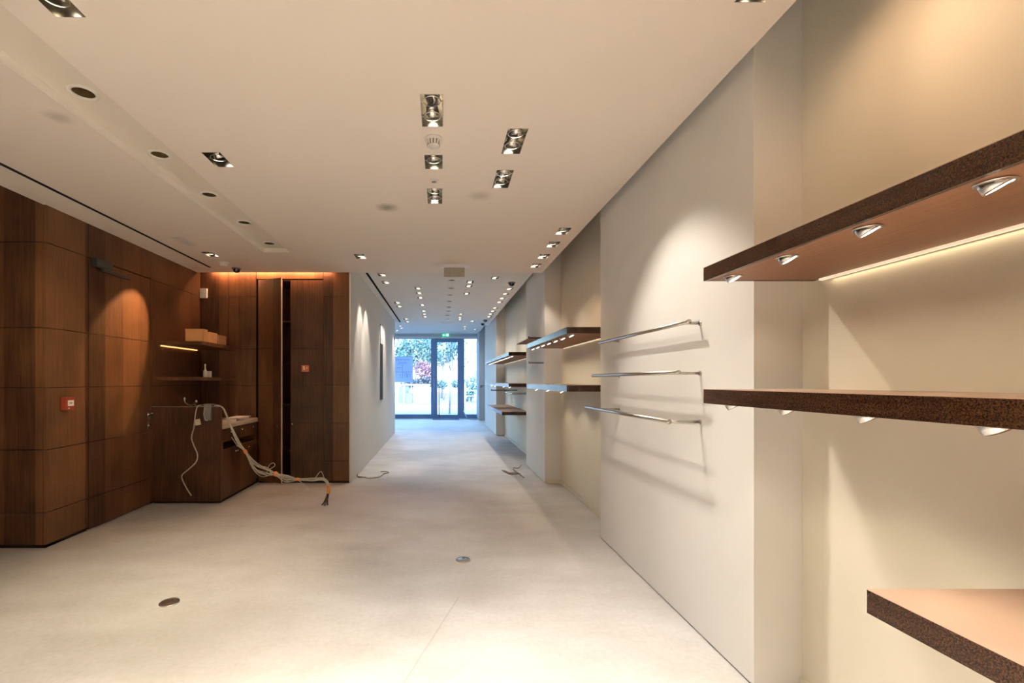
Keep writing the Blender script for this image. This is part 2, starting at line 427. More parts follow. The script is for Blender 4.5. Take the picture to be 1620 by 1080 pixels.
# recessed strip, a tone darker; its left side is painted pale to look lit
mb = MB()
ceiling_grid(mb, TRO[0], TRO[1], -5, TRO[3], CH + .05, [rect(x, y, .106, .106) for x, y in downs])
mb.quad((TRO[1], -5, CH), (TRO[1], TRO[3], CH), (TRO[1], TRO[3], CH + .05), (TRO[1], -5, CH + .05))
mb.quad((TRO[0], TRO[3], CH), (TRO[1], TRO[3], CH), (TRO[1], TRO[3], CH + .05), (TRO[0], TRO[3], CH + .05))
struct('ceiling_strip', mb, 'strip_paint')
struct('strip_lit_side', MB().box(TRO[0] - .0005, TRO[0] + .004, -5, TRO[3], CH - .001, CH + .0495), 'lit_edge')

# black slot channel beside the panelled wall
def channel(x0, x1, y0, y1, z, d=.08):
    m = MB()
    m.quad((x0, y0, z + d), (x1, y0, z + d), (x1, y1, z + d), (x0, y1, z + d))
    for a, b in (((x0, y0), (x0, y1)), ((x1, y0), (x1, y1)), ((x0, y0), (x1, y0)), ((x0, y1), (x1, y1))):
        m.quad((*a, z - .001), (*b, z - .001), (*b, z + d), (*a, z + d))
    return m
struct('trim_1', channel(*SLOT, CH), 'black')

# ceiling of the front part
FSLOT = (-1.165, -1.125, 6.62, 13.28)
mb = MB()
fh = [FSLOT] + [rect(x, y, W1, S1) for x, y in far_l + far_lc + far_rc + far_r + far_x] + [rect(x, y, .106, .106) for x, y in fdowns] + [rect(*g) for g in GR2]
ceiling_grid(mb, -1.30, 1.43, BREAK - .002, 13.97, FH, fh)
mb.quad((-3.6, 13.13, FH), (-1.30, 13.13, FH), (-1.30, 13.97, FH), (-3.6, 13.97, FH))
mb.quad((-3.6, 13.97, FH), (1.43, 13.97, FH), (1.43, 13.97, WH), (-3.6, 13.97, WH))
mb.quad((1.43, BREAK, FH), (1.43, 13.97, FH), (1.43, 13.97, FH + .06), (1.43, BREAK, FH + .06))
ceiling_grid(mb, -3.6, 1.46, 13.97, FAC, WH, [rect(x, y, W1, S1) for x, y in front])
struct('ceiling_front', mb, 'white')
struct('trim_2', channel(*FSLOT, FH), 'black')
struct('roof_slab', MB().box(-7, 2.4, -5, FAC + .2, TOP, TOP + .15), 'slab')

# panelled wall (left), with its joints
SEAM = [.312, .856, 1.395, 1.915, 2.655]
def panels_x(mb, x, y0, y1, z0, z1, th=.02, gap=.006):
    """wall panels lying in a plane of constant x, facing +x"""
    zs = [z0] + [s for s in SEAM if z0 + .02 < s < z1 - .02] + [z1]
    for a, b in zip(zs, zs[1:]):
        mb.box(x - th, x, y0 + gap / 2, y1 - gap / 2, a + gap / 2, b - gap / 2, 0, .0012)
def panels_y(mb, y, x0, x1, z0, z1, th=.02, gap=.006, seams=SEAM):
    zs = [z0] + [s for s in seams if z0 + .02 < s < z1 - .02] + [z1]
    for a, b in zip(zs, zs[1:]):
        mb.box(x0 + gap / 2, x1 - gap / 2, y, y + th, a + gap / 2, b - gap / 2, 0, .0012)
mb = MB()
panels_x(mb, XL, 4.05, 4.540, .03, 3.06)
panels_x(mb, XL, 4.540, 5.515, 2.66, 3.06)
panels_x(mb, XL, 5.515, 6.66, .03, 3.06)
mb.box(XL - .18, XL - .021, 4.072, 4.541, 0, 3.06, 1)
mb.box(XL - .18, XL - .021, 4.541, 5.515, 2.66, 3.06, 1)
mb.box(XL - .18, XL - .021, 5.515, 6.80, 0, 3.06, 1)
struct('wall_left', mb, ['wood', 'dark_gap'])
mb = MB()
panels_y(mb, 4.05, -4.07, XL - .0205, .03, TOP)
panels_y(mb, 4.05, -4.72, -4.07, .03, TOP); panels_y(mb, 4.05, -6.9, -4.72, .03, TOP)
mb.box(-6.9, XL - .021, 4.0705, 4.2, 0, TOP, 1)
struct('wall_left_return', mb, ['wood', 'dark_gap'])
struct('wall_far_left', MB().box(-7.0, -6.9, -5, 4.2, 0, TOP), 'wood')
struct('wall_rear', MB().box(-7, 2.2, -5.15, -5, 0, TOP), 'white')

struct('left_light_block', MB().box(XL - .48, XL - .19, 4.21, 13.0, 0, TOP), 'slab')  # unseen block added to stop daylight leaking under the panelled door
# door in the panelled wall
mb = MB()
zs = [.012] + SEAM[:4] + [2.652]
for a, b in zip(zs, zs[1:]): mb.box(XL - .02, XL, 4.546, 5.509, a + .002, b - .002, 0, .0012)
mb.box(XL - .05, XL - .0205, 4.546, 5.509, .012, 2.652, 1)
door1 = struct('door_1', mb, ['wood', 'dark_gap'])
door1['label'] = 'flush wood panelled door with a lever handle and closer'
m = MB().box(XL, XL + .008, 5.455, 5.49, 1.005, 1.10, 0, .003)
m.lathe([(0, .0), (.012, 0), (.012, .05), (0, .05)], 16, Matrix.Translation((XL + .006, 5.472, 1.072)) @ Matrix.Rotation(PI / 2, 4, 'Y'))
m.tube([(XL + .05, 5.475, 1.072), (XL + .055, 5.44, 1.072), (XL + .052, 5.36, 1.070)], .0095, 10)
h = m.build('door_handle', 'chrome', door1)
m = MB().box(XL, XL + .007, 5.458, 5.487, .885, .985, 0, .003)
m.lathe([(0, 0), (.011, 0), (.011, .012), (0, .012)], 14, Matrix.Translation((XL + .005, 5.472, .935)) @ Matrix.Rotation(PI / 2, 4, 'Y'))
m.build('lock_plate', 'chrome', door1)
m = MB().box(XL, XL + .06, 4.575, 4.80, 2.585, 2.655, 0, .006)
cl = m.build('door_closer', 'closer', door1)
m = MB().box(XL + .004, XL + .028, 4.70, 5.13, 2.558, 2.583, 0, .004)
m.box(XL + .02, XL + .05, 4.68, 4.75, 2.555, 2.586, 0, .004)
m.build('closer_arm', 'closer', cl)

# panelled back wall behind the counter and beside the tall cupboard
BY = 6.66
mb = MB()
panels_y(mb, BY, XL, -3.02, .03, CH + .07); panels_y(mb, BY, -3.02, -2.625, .03, CH + .07)
panels_y(mb, BY, -2.625, -1.672, 2.905, CH + .07, seams=[])
panels_y(mb, BY, -1.672, -1.30, .03, CH + .07)
mb.box(XL, -2.63, BY + .0205, BY + .10, 0, CH + .2, 1)
mb.box(-1.667, -1.30, BY + .0205, BY + .6, 0, CH + .2, 1)
mb.box(-2.63, -1.667, BY + .0205, BY + .6, 2.92, CH + .2, 1)
struct('wall_back', mb, ['wood', 'dark_gap'])
struct('wall_back_plenum', MB().quad((-3.44, 6.57, CH + .1), (-1.28, 6.57, CH + .1), (-1.28, BY + .03, CH + .1), (-3.44, BY + .03, CH + .1)), 'slab')

# white wall running to the shop window
mb = MB().box(-1.30, -1.28, BY, 13.15, 0.006, TOP).box(-1.50, -1.30, BY + .62, 13.15, 0, TOP)
struct('wall_left_front', mb, 'white')
mb = MB().box(-3.75, -3.6, 13.15, FAC, 0, TOP).box(-3.75, -1.5, 13.0, 13.15, 0, TOP)
struct('wall_front_left', mb, 'white')

# right wall: niche backs, piers, thin lining panels, skirting
struct('wall_right', MB().box(XN, XN + .2, -5, FAC, 0, TOP), 'warm_white')
piers = [(-3.2, -.9), (2.21, 4.33), (6.64, 8.08), (12.45, 15.56)]
for y0, y1 in piers:
    m = MB().box(XR, XN, y0, y1, .011, TOP, 0, .002).box(XR + .02, XN, y0 + .01, y1 - .01, 0, .011, 1)
    struct('wall_right_pier', m, ['white', 'dark_gap'])
struct('wall_right_column', MB().box(1.425, XN, 17.30, FAC, 0, TOP, 0, .002), 'column')
for y0, y1 in ((-.60, 2.075), (4.47, 6.47), (8.22, 12.40)):
    struct('wall_right_lining', MB().box(XN - .012, XN, y0, y1, .06, 1.895, 0, .001), 'warm_white')
for k, (y0, y1) in enumerate(((-.9, 2.21), (4.33, 6.64), (8.08, 12.45), (15.56, 17.3))):
    struct('baseboard_right', MB().box(XN - .016, XN, y0, y1, .004, .055, 0, .001), 'warm_white')
struct('baseboard_right', MB().box(XR + .001, XN - .016, 6.628, 6.64, .004, .055, 0, .001), 'warm_white')

# ================================================================== CEILING FIXTURES
def spot_parts(root, n, tilts, lit=True, lens='lens'):
    L = S2 if n == 2 else S1
    hw, hl, d = W1 / 2, L / 2, .12
    m = MB()
    t = .002
    m.box(-hw, -hw + t, -hl, hl, -.0015, d); m.box(hw - t, hw, -hl, hl, -.0015, d)
    m.box(-hw + t, hw - t, -hl, -hl + t, -.0015, d); m.box(-hw + t, hw - t, hl - t, hl, -.0015, d)
    m.box(-hw, hw, -hl, hl, d, d + .003)
    m.build('housing', 'housing', root)
    ys = [0.0] if n == 1 else [-.074, .074]
    for y, (tx, ty) in zip(ys, tilts):
        m = MB()
        z0 = .010
        prof = [(.047, z0), (.0505, z0), (.0505, z0 + .006), (.047, z0 + .006), (.047, z0)]
        m.lathe(prof, 24, Matrix.Translation((0, y, 0)))
        m.box(-hw + t, -.049, y - .002, y + .002, z0, z0 + .005); m.box(.049, hw - t, y - .002, y + .002, z0, z0 + .005)
        g = m.build('gimbal_ring', 'bright_chrome', root)
        rot = Matrix.Translation((0, y, .042)) @ Matrix.Rotation(R(tx), 4, 'X') @ Matrix.Rotation(R(ty), 4, 'Y')
        m = MB()
        m.lathe([(.030, -.022), (.0335, -.024), (.037, -.018), (.037, .004), (.033, .010), (.035, .013), (.031, .020), (.033, .024), (.028, .034), (.015, .05), (0, .052)], 20, rot)
        a = m.build('lamp_head', 'chrome', root)
        m = MB()
        m.lathe([(0, -.016), (.012, -.0165), (.030, -.022)], 20, rot)
        m.build('lens', 'lens_off' if ty == 40 else lens, a)

def spotlight(x, y, z, n, label, tilts, lit=True, group=None, name='recessed_spotlight'):
    t = thing(name, label, 'spotlight', (x, y, z), 0, group)
    spot_parts(t, n, tilts, lit)
    return t
tl = {0: [(-22, 40), (46, -6)], 1: [(44, -6)], 2: [(30, 30), (48, 8)], 3: [(40, -12), (46, 14)], 4: [(44, -14), (36, 26)], 11: [(30, 30), (40, 25)], 12: [(36, -25), (36, -25)]}
for i, (x, y, n, lab) in enumerate(near):
    spotlight(x, y, CH, n, lab, tl.get(i, [(42, -8)]), True, 'square recessed spotlights in the main ceiling')
ords = ['first', 'second', 'third', 'fourth', 'fifth', 'sixth', 'seventh', 'eighth']
def row(pts, z, what, group):
    base = None
    for k, (x, y) in enumerate(pts):
        lab = f'{ords[k]} square spotlight from the ceiling drop, {what}'
        if base is None:
            base = spotlight(x, y, z, 1, lab, [(34, -6)], True, group); o = base
        else:
            o = copy_tree(base); o.location = (x, y, z); o['label'] = lab
row(far_l, FH, 'row beside the black ceiling slot', 'front ceiling spotlights by the slot')
row(far_lc, FH, 'row left of the round downlights', 'front ceiling spotlights left of the downlights')
row(far_rc, FH, 'row right of the round downlights', 'front ceiling spotlights right of the downlights')
row(far_r, FH, 'row along the far shelf wall', 'front ceiling spotlights by the shelf wall')
xl = ['lone square spotlight near the ceiling drop, between right row and shelf wall row', 'lone faint square spotlight right of the far ceiling grilles']
xb = None
for (x, y), lab in zip(far_x, xl):
    if xb is None: xb = spotlight(x, y, FH, 1, lab, [(34, -6)], True, 'lone spotlights in the front ceiling')
    else:
        o = copy_tree(xb); o.location = (x, y, FH); o['label'] = lab
fl = ['nearest of three small spotlights at the left end of the shop window ceiling', 'middle of three small spotlights at the left end of the shop window ceiling',
      'farthest of three small spotlights at the left end of the shop window ceiling', 'nearer of two small spotlights right of the door in the window ceiling',
      'farther of two small spotlights right of the door in the window ceiling', 'small spotlight in the window ceiling beside the grey column']
fb = None
for (x, y), lab in zip(front, fl):
    if fb is None: fb = spotlight(x, y, WH, 1, lab, [(34, -6)], True, 'spotlights in the shop window ceiling'); o = fb
    else:
        o = copy_tree(fb); o.location = (x, y, WH); o['label'] = lab
bb = None
for k, (x, y) in enumerate(back_fill):
    lab = 'unseen square recessed spotlight added behind the viewer for fill light'
    if bb is None: bb = spotlight(x, y, CH, 1, lab, [(0, 0)], True, 'added fill spotlights behind the viewer'); o = bb
    else:
        o = copy_tree(bb); o.location = (x, y, CH)

# round downlights: ring, cup, bulb
def downlight(x, y, z, label, group):
    t = thing('round_downlight', label, 'downlight', (x, y, z), 0, group)
    MB().lathe([(.054, .004), (.054, -.003), (.060, -.006), (.073, -.0045), (.0755, 0.0), (.0755, .001)], 36).build('trim_ring', 'trim', t)
    MB().lathe([(.054, .004), (.052, .03), (.046, .085), (.030, .12), (0, .125)], 30).build('reflector_cup', 'cup', t)
    MB().lathe([(0, .055), (.012, .057), (.017, .065), (.012, .085), (.010, .122)], 16).build('bulb', 'plastic_white', t)
    return t
db = None
dl = ['nearest of five unlit round downlights in the recessed ceiling strip', 'second nearest of five unlit round downlights in the recessed ceiling strip',
      'third and middle of five unlit round downlights in the recessed ceiling strip', 'fourth of five unlit round downlights in the recessed ceiling strip',
      'farthest of five unlit round downlights, at the end of the recessed ceiling strip']
for (x, y), lab in zip(downs, dl):
    if db is None: db = downlight(x, y, CH + .05, lab, 'round downlights in the recessed strip'); o = db
    else:
        o = copy_tree(db); o.location = (x, y, CH + .05); o['label'] = lab
for k, (x, y) in enumerate(fdowns):
    o = copy_tree(db); o.location = (x, y, FH)
    o['label'] = f'{ords[k]} round downlight from the hanging exit sign, in the straight far row'
    o['group'] = 'round downlights in the front ceiling'

# ceiling grilles
def grille(name, label, x, y, w, l, z, slats, along='Y'):
    t = thing(name, label, 'ceiling grille', (x, y, z))
    m = MB()
    for a in (-1, 1):
        m.box(a * w / 2 - .008, a * w / 2 + .008, -l / 2 - .008, l / 2 + .008, -.004, .02)
        m.box(-w / 2, w / 2, a * l / 2 - .008, a * l / 2 + .008, -.004, .02)
    m.build('frame', 'trim', t)
    m = MB()
    for k in range(slats):
        if along == 'Y':
            xx = -w / 2 + w * (k + .5) / slats; m.box(xx - .006, xx + .006, -l / 2, l / 2, .0, .012)
        else:
            yy = -l / 2 + l * (k + .5) / slats; m.box(-w / 2, w / 2, yy - .004, yy + .004, .0, .012)
    m.build('slats', 'trim', t)
    MB().box(-w / 2, w / 2, -l / 2, l / 2, .03, .034).build('backing', 'plastic_grey', t)
    return t
grille('ceiling_grille', 'pale rectangular louvred ceiling grille beside the black slot', *GRILLE, CH, 5)
grille('ceiling_grille', 'wider grey ceiling grille at the end of the far downlight row', *GR2[0], FH, 6, 'X')
grille('ceiling_grille', 'smaller grey ceiling grille beside the wider one in the far ceiling', *GR2[1], FH, 4, 'X')

# smoke detector with slots
t = thing('smoke_detector', 'white slotted smoke detector hanging under the ceiling between two spotlights', 'smoke detector', (-.045, 2.95, CH))
MB().lathe([(0, 0), (.053, 0), (.053, -.012), (.047, -.016), (.045, -.018)], 32).build('base', 'plastic_white', t)
m = MB()
for k in range(14):
    a = 2 * PI * k / 14
    mt = Matrix.Rotation(a, 4, 'Z')
    pts = [mt @ Vector(p) for p in ((.042, -.004, -.018), (.052, -.004, -.018), (.042, -.004, -.046), (.042, .004, -.018), (.052, .004, -.018), (.042, .004, -.046))]
    vs = [m.bm.verts.new(p) for p in pts]
    for f in ((0, 1, 2), (3, 5, 4), (0, 3, 4, 1), (1, 4, 5, 2)): m.bm.faces.new([vs[i] for i in f])
m.build('vent_fins', 'plastic_white', t)
MB().lathe([(.0425, -.016), (.0395, -.04), (.034, -.046)], 32).build('vented_body', 'vent_shade', t)
MB().lathe([(.036, -.045), (.03, -.054), (0, -.056)], 32).build('cap', 'plastic_white', t)
t = thing('ceiling_sensor', 'small round white ceiling sensor between two square spotlights', 'sensor', (-.05, 3.57, CH))
MB().lathe([(0, 0), (.036, 0), (.034, -.006), (.02, -.009)], 28).build('ring', 'plastic_white', t)
MB().lathe([(.02, -.008), (.014, -.012), (0, -.013)], 24).build('eye', 'plastic_grey', t)
t = thing('ceiling_alarm', 'squat white round ceiling alarm by the corner of the panelled walls', 'alarm', (-2.79, 6.02, CH))
MB().lathe([(0, 0), (.062, 0), (.062, -.012), (.056, -.014)], 28).build('base', 'plastic_white', t)
MB().lathe([(.05, -.013), (.047, -.045), (.035, -.052), (0, -.053)], 28).build('body', 'plastic_white', t)
def dome(x, y, z, label):
    t = thing('ceiling_camera', label, 'camera', (x, y, z), 0, 'black dome cameras')
    MB().lathe([(0, 0), (.062, 0), (.062, -.012), (.05, -.016)], 28).build('base_ring', 'plastic_grey', t)
    MB().lathe([(.05, -.015), (.047, -.035), (.035, -.052), (.018, -.062), (0, -.065)], 28).build('dome', 'dome', t)
dome(-2.76, 6.33, CH, 'black dome camera on the ceiling above the counter corner')
dome(1.21, 7.96, FH, 'black dome camera nearest the ceiling drop, beside the shelf wall spotlights')
dome(1.224, 12.79, FH, 'nearer of two black dome cameras at the far end of the shelf wall')
dome(1.22, 13.56, FH, 'farthest black dome camera, at the end of the front ceiling')
t = thing('ceiling_plate', 'beige blank square plate between spotlights of the right far row', 'plate', (.50, 8.59, FH))
MB().box(-.06, .06, -.09, .09, -.006, 0, 0, .002).build('plate', 'tag', t)
MB().box(-.03, .03, -.05, .05, -.012, -.006, 0, .002).build('insert', 'trim', t)

# exit sign hanging from the main ceiling, and the green one over the door
t = thing('hanging_exit_sign', 'hanging sign with lilac white housing and grey blade at the ceiling drop', 'sign', (.18, 6.12, CH))
MB().box(-.188, .188, -.035, .035, -.045, 0, 0, .006).build('housing', 'exit_housing', t)
MB().box(-.135, .135, -.006, .006, -.165, -.045, 0, .002).build('blade', 'exit_blade', t)
t = thing('exit_sign', 'green lit exit sign with running figure above the glass door', 'sign', (.19, 18.02, 3.16))
MB().box(-.15, .15, 0, .05, 0, .145, 0, .004).build('lit_box', 'green', t)
m = MB().box(.07, .12, -.003, .001, .02, .125)
m.prism([(-.11, .07), (-.06, .115), (-.06, .085), (-.02, .085), (-.02, .055), (-.06, .055), (-.06, .025)], 'Y', -.003, .001)
m.lathe([(0, -.002), (.012, -.002), (.012, .002), (0, .002)], 14, Matrix.Translation((.03, -.001, .112)) @ Matrix.Rotation(PI / 2, 4, 'X'))
m.prism([(.02, .10), (.045, .10), (.04, .065), (.055, .03), (.045, .025), (.028, .06), (.01, .03), (0, .035), (.018, .068)], 'Y', -.003, .001)
m.build('pictogram', 'exit_white', t)
m = MB().box(-.09, .09, .0, .04, .15, .185, 0, .01)
m.build('mount', 'plastic_white', t)

# ================================================================== SHELVES
def shelf_spot(root, x, y):
    """eyeball lamp in the underside of a shelf: ring > cup, lens"""
    m = MB().lathe([(.030, .0), (.0365, .0), (.0375, -.002), (.034, -.0045), (.030, -.003), (.030, 0)], 24, Matrix.Translation((x, y, 0)))
    g = m.build('spotlight', 'chrome', root)
    rot = Matrix.Translation((x, y, .0)) @ Matrix.Rotation(R(-24), 4, 'Y') @ Matrix.Rotation(R(-17), 4, 'X')
    MB().lathe([(0, .026), (.029, .026), (.0295, -.012), (.027, -.016), (.025, -.014)], 22, rot).build('lamp_cup', 'chrome', g)
    MB().lathe([(.025, -.014), (.012, -.0115), (0, -.011)], 22, rot).build('lens', 'lens_cool', g)

def shelf(label, y0, y1, z0, z1, x0, lamps, led=False, group=None):
    xm, ym = XN - .0125, y0
    t = thing('wall_shelf', label, 'shelf', (xm, y0, z0), 0, group)
    w, l, h = xm - x0, y1 - y0, z1 - z0
    # fascia frame around the board
    e = .018
    m = MB().box(-w, -w + e, 0, l, 0, h, 0, .0012).box(-w + e, 0, 0, e, 0, h, 0, .0012).box(-w + e, 0, l - e, l, 0, h, 0, .0012)
    m.build('fascia', 'fascia_wood', t)
    MB().box(-w, 0, 0, l, h - .0008, h + .0012).build('top_panel', 'lit_shelf_top', t)
    MB().box(-w + e + .003, -.0005, e + .003, l - e - .003, .0015, .014).build('underside_panel', 'shelf_panel', t)
    if led:
        MB().box(-.016, -.001, .05, l - .05, -.008, .0015).build('light_strip', 'led', t)
    for y in lamps: shelf_spot(t, 1.268 - xm, y - y0)
    return t
L1 = [.11 + .32 * k for k in range(7)]
Y0, Y1 = -.02, 2.13
shelf('topmost dark wood shelf of the nearest niche, lit by lamps in its underside', Y0, Y1, 1.905, 1.966, 1.197, L1, True, 'shelves of the nearest niche')
shelf('middle dark wood shelf of the nearest niche, at eye height', Y0, Y1, 1.350, 1.414, 1.197, L1, False, 'shelves of the nearest niche')
shelf('lowest shelf of the nearest niche with brightly lit tan top, cut by the frame', -.02, 1.314, .800, .866, 1.197, [], False, 'shelves of the nearest niche')
L2 = [4.55 + .315 * k for k in range(7)]
shelf('upper dark wood shelf with lamps in the niche behind the garment rails', 4.42, 6.46, 1.903, 1.963, 1.192, L2, True, 'shelves of the second niche')
shelf('lower dark wood shelf in the niche behind the garment rails', 4.42, 6.46, 1.352, 1.414, 1.192, [4.9, 5.55, 6.2], False, 'shelves of the second niche')
L3 = [8.35 + .34 * k for k in range(6)]; L4 = [10.42 + .36 * k for k in range(6)]
g = 'shelves of the far niche'
shelf('upper shelf of the far niche, nearer of the two end to end', 8.17, 10.225, 1.903, 1.962, 1.19, L3, True, g)
shelf('upper shelf of the far niche, farther of the two end to end', 10.255, 12.38, 1.903, 1.962, 1.19, L4, True, g)
shelf('middle shelf of the far niche, nearer of the two end to end', 8.17, 10.225, 1.352, 1.412, 1.19, [8.6, 9.4], False, g)
shelf('middle shelf of the far niche, farther of the two end to end', 10.255, 12.38, 1.352, 1.412, 1.19, [10.9, 11.6], False, g)
shelf('lowest shelf of the far niche, nearer of the two, top coloured pale as lit', 8.91, 10.225, .805, .866, 1.168, [], False, g)
shelf('lowest shelf of the far niche, farther of the two, top coloured pale as lit', 10.255, 11.65, .805, .866, 1.168, [], False, g)

# garment rails on the bright pier
def rail(label, x, z, y0, y1, arms, xw=XR, r=.0125, group=None, mat='steel'):
    t = thing('garment_rail', label, 'garment rail', (xw, arms[0], z), 0, group)
    a0 = arms[0]
    m = MB().tube([(x - xw, y0 - a0, 0), (x - xw, y1 - a0, 0)], r, 16)
    m.lathe([(0, 0), (r + .0015, 0), (r + .0015, .006), (0, .006)], 16, Matrix.Translation((x - xw, y0 - a0, 0)) @ Matrix.Rotation(PI / 2, 4, 'X'))
    m.build('tube', mat, t)
    for y in arms:
        m = MB().tube([(x - xw, y - a0, -.004), (0, y - a0, -.004)], .0085, 12)
        m.lathe([(0, 0), (.014, 0), (.014, .005), (0, .005)], 16, Matrix.Translation((0, y - a0, -.004)) @ Matrix.Rotation(-PI / 2, 4, 'Y'))
        m.build('arm', mat, t)
g = 'garment rails on the bright pier'
rail('top steel garment rail on the bright wall, nearest to the wall', 1.390, 1.785, 2.62, 4.10, (2.665, 3.87), group=g)
rail('middle steel garment rail on the bright wall, at eye height', 1.329, 1.500, 2.62, 4.09, (2.665, 3.87), group=g)
rail('lowest steel garment rail on the bright wall, standing out farthest', 1.278, 1.224, 2.62, 4.11, (2.665, 3.87), group=g)
# fittings of the pier behind
t = thing('shallow_display_shelf', 'thin shallow shelf with dark front bar, high on the second pier', 'shelf', (XR, 6.72, 2.08))
MB().box(-.21, -.0005, .012, 1.12, -.014, -.004).build('board', 'shelf_panel', t)
m = MB().box(-.21, -.0005, 0, .012, -.018, .004, 0, .001); m.box(-.222, -.205, -.002, .02, -.02, .016, 0, .002)
m.build('front_bar', 'shelf_wood', t)
t = thing('display_rail', 'short dark horizontal bar with end stop on the second pier', 'bar', (XR, 6.72, 1.715))
MB().box(-.205, -.0005, -.008, .008, -.012, .012, 0, .002).build('bar', 'plastic_grey', t)
MB().box(-.218, -.205, -.010, .010, -.012, .028, 0, .002).build('end_stop', 'plastic_grey', t)
rail('grey steel garment rail below the middle shelf of the far niche', 1.30, 1.225, 8.24, 9.35, (8.34, 9.2), xw=XN - .0125, group=None)
t = thing('display_rail', 'dark bar below the farther middle shelf of the far niche', 'bar', (XN - .0125, 10.34, 1.255))
MB().box(-.57, -.0005, -.008, .008, -.012, .012, 0, .002).build('bar', 'plastic_grey', t)
MB().box(-.585, -.57, -.010, .010, -.012, .028, 0, .002).build('end_stop', 'plastic_grey', t)

# ================================================================== COUNTER CORNER
t = thing('counter_cabinet', 'dark wood counter cabinet with tall end panel, drawers and chrome knobs', 'cabinet', (-2.60, 5.53, 0))
X0 = XL + .002 + 2.60
m = MB(); zs = [.03] + [.312, .856, 1.146]
m.box(X0, 0, 0, .04, .03, 1.146, 0, .0015)
ep = m.build('end_panel', 'wood', t)
m = MB().box(X0, .002, -.002, .042, 1.146, 1.154, 0, .001); m.build('steel_edge', 'steel', ep)
m = MB()
m.box(X0, -.02, .042, 1.12, .03, .08)
m.box(X0, -.60, .042, 1.12, .08, .878)
m.box(-.60, -.022, .042, 1.12, .08, .10); m.box(-.60, -.022, .042, 1.12, .615, .63); m.box(-.60, -.022, .042, 1.12, .712, .722); m.box(-.60, -.022, .042, 1.12, .868, .878)
m.box(-.60, -.001, 1.09, 1.125, .03, .878); m.box(-.60, -.001, .042, .06, .08, .878)
m.build('body', 'wood', t)
def knob(x, y, z, parent, ax='X', name='knob'):
    rm = {'X': Matrix.Rotation(PI / 2, 4, 'Y'), '-Y': Matrix.Rotation(PI / 2, 4, 'X')}[ax]
    MB().lathe([(0, 0), (.005, 0), (.005, .014), (.0115, .018), (.0125, .024), (.009, .029), (0, .030)], 16, Matrix.Translation((x, y, z)) @ rm).build(name, 'chrome', parent)
for a, b in ((.062, .393), (.396, .712), (.715, 1.088)):
    d = MB().box(-.02, 0, a, b, .725, .866, 0, .0015).build('drawer', 'wood', t)
    knob(0, (a + b) / 2, .828, d)
for a, b, k in ((.062, .393, .368), (.396, .712, .42), (.715, 1.088, .76)):
    d = MB().box(-.02, 0, a, b, .085, .612, 0, .0015).build('door', 'wood', t)
    knob(0, k, .575, d)
MB().box(X0, -.03, .05, 1.12, 0, .03).build('plinth', 'dark_gap', t)
t = thing('worktop', 'pale laminate worktop on the low part of the dark counter', 'worktop', (-2.60, 5.572, .879))
MB().box(X0, .0, 0, 1.084, 0, .054, 0, .002).build('slab', 'worktop', t)
MB().box(X0 + .1, -.25, .18, .62, .0545, .062, 0, .002).build('sink_rim', 'steel', t)
t = thing('mixer_tap', 'chrome two handled tap showing above the tall counter panel', 'tap', (-3.10, 5.80, .9415))
m = MB().lathe([(0, 0), (.026, 0), (.024, .012), (.016, .02), (.016, .21), (.0, .212)], 18); m.build('pillar', 'chrome', t)
m = MB().tube(catmull([(-.075, 0, .292), (-.072, 0, .255), (-.04, 0, .222), (0, 0, .212), (.035, 0, .225), (.06, 0, .25)], 5), .009, 10); m.build('crossbar', 'chrome', t)
for s, z in ((-.078, .298), (.066, .262)):
    MB().lathe([(0, -.022), (.015, -.020), (.020, -.008), (.020, .008), (.014, .02), (0, .022)], 16, Matrix.Translation((s, 0, z))).build('handle', 'chrome', t)
m = MB().tube(catmull([(0, 0, .19), (0, .06, .22), (0, .14, .20), (0, .17, .15)], 5), .009, 10); m.build('spout', 'chrome', t)
zz = .9335
def flat(name, label, cat, x, y, w, l, h, mat, z, rz=0):
    o = MB().box(-w / 2, w / 2, -l / 2, l / 2, 0, h, 0, .002).build(name, mat, None, (x, y, z)); o.rotation_euler.z = rz
    return tag(o, label, cat)
flat('folder', 'flat pale folder lying near the end of the pale worktop', 'folder', -2.715, 6.02, .10, .20, .020, 'paper', zz, .1)
flat('paper_block', 'thick pale paper block lying on the worktop under a thin board', 'paper', -2.735, 6.33, .17, .25, .030, 'paper', zz, -.06)
flat('thin_board', 'thin pale board lying across the paper block on the worktop', 'board', -2.73, 6.31, .20, .40, .008, 'paper', zz + .0305, .05)

# alcove shelves on the panelled wall above the counter
def wshelf(label, z0, z1, xf, led):
    t = thing('alcove_shelf', label, 'shelf', (XL, 5.62, z0), 0, 'dark shelves above the counter')
    w = xf - XL
    MB().box(.001, w, 0, 1.03, 0, z1 - z0, 0, .0015).build('board', 'wood', t)
    if led: MB().box(.002, .022, .09, .92, -.012, 0).build('light_strip', 'led_orange', t)
wshelf('upper dark shelf above the counter, amber light strip beneath, boxes on top', 1.890, 1.932, -2.86, True)
wshelf('lower dark shelf above the counter holding a small bottle', 1.462, 1.502, -2.90, False)
def carton(label, x0, x1, y0, y1, h, mat='carton'):
    t = thing('file_box', label, 'box', ((x0 + x1) / 2, (y0 + y1) / 2, 1.9325), 0, 'boxes on the upper alcove shelf')
    w, l = (x1 - x0) / 2, (y1 - y0) / 2
    MB().box(-w, w, -l, l, 0, h - .012, 0, .002).build('body', mat, t)
    MB().box(-w - .002, w + .002, -l - .002, l + .002, h - .030, h, 0, .002).build('lid', mat, t)
carton('largest orange lit box at the near end of the upper alcove shelf', -3.10, -2.885, 5.68, 5.79, .155)
carton('middle orange lit box on the upper alcove shelf', -3.10, -2.872, 5.82, 6.01, .132)
carton('darker box at the far end of the upper alcove shelf', -3.10, -2.872, 6.05, 6.27, .120, 'shelf_panel')
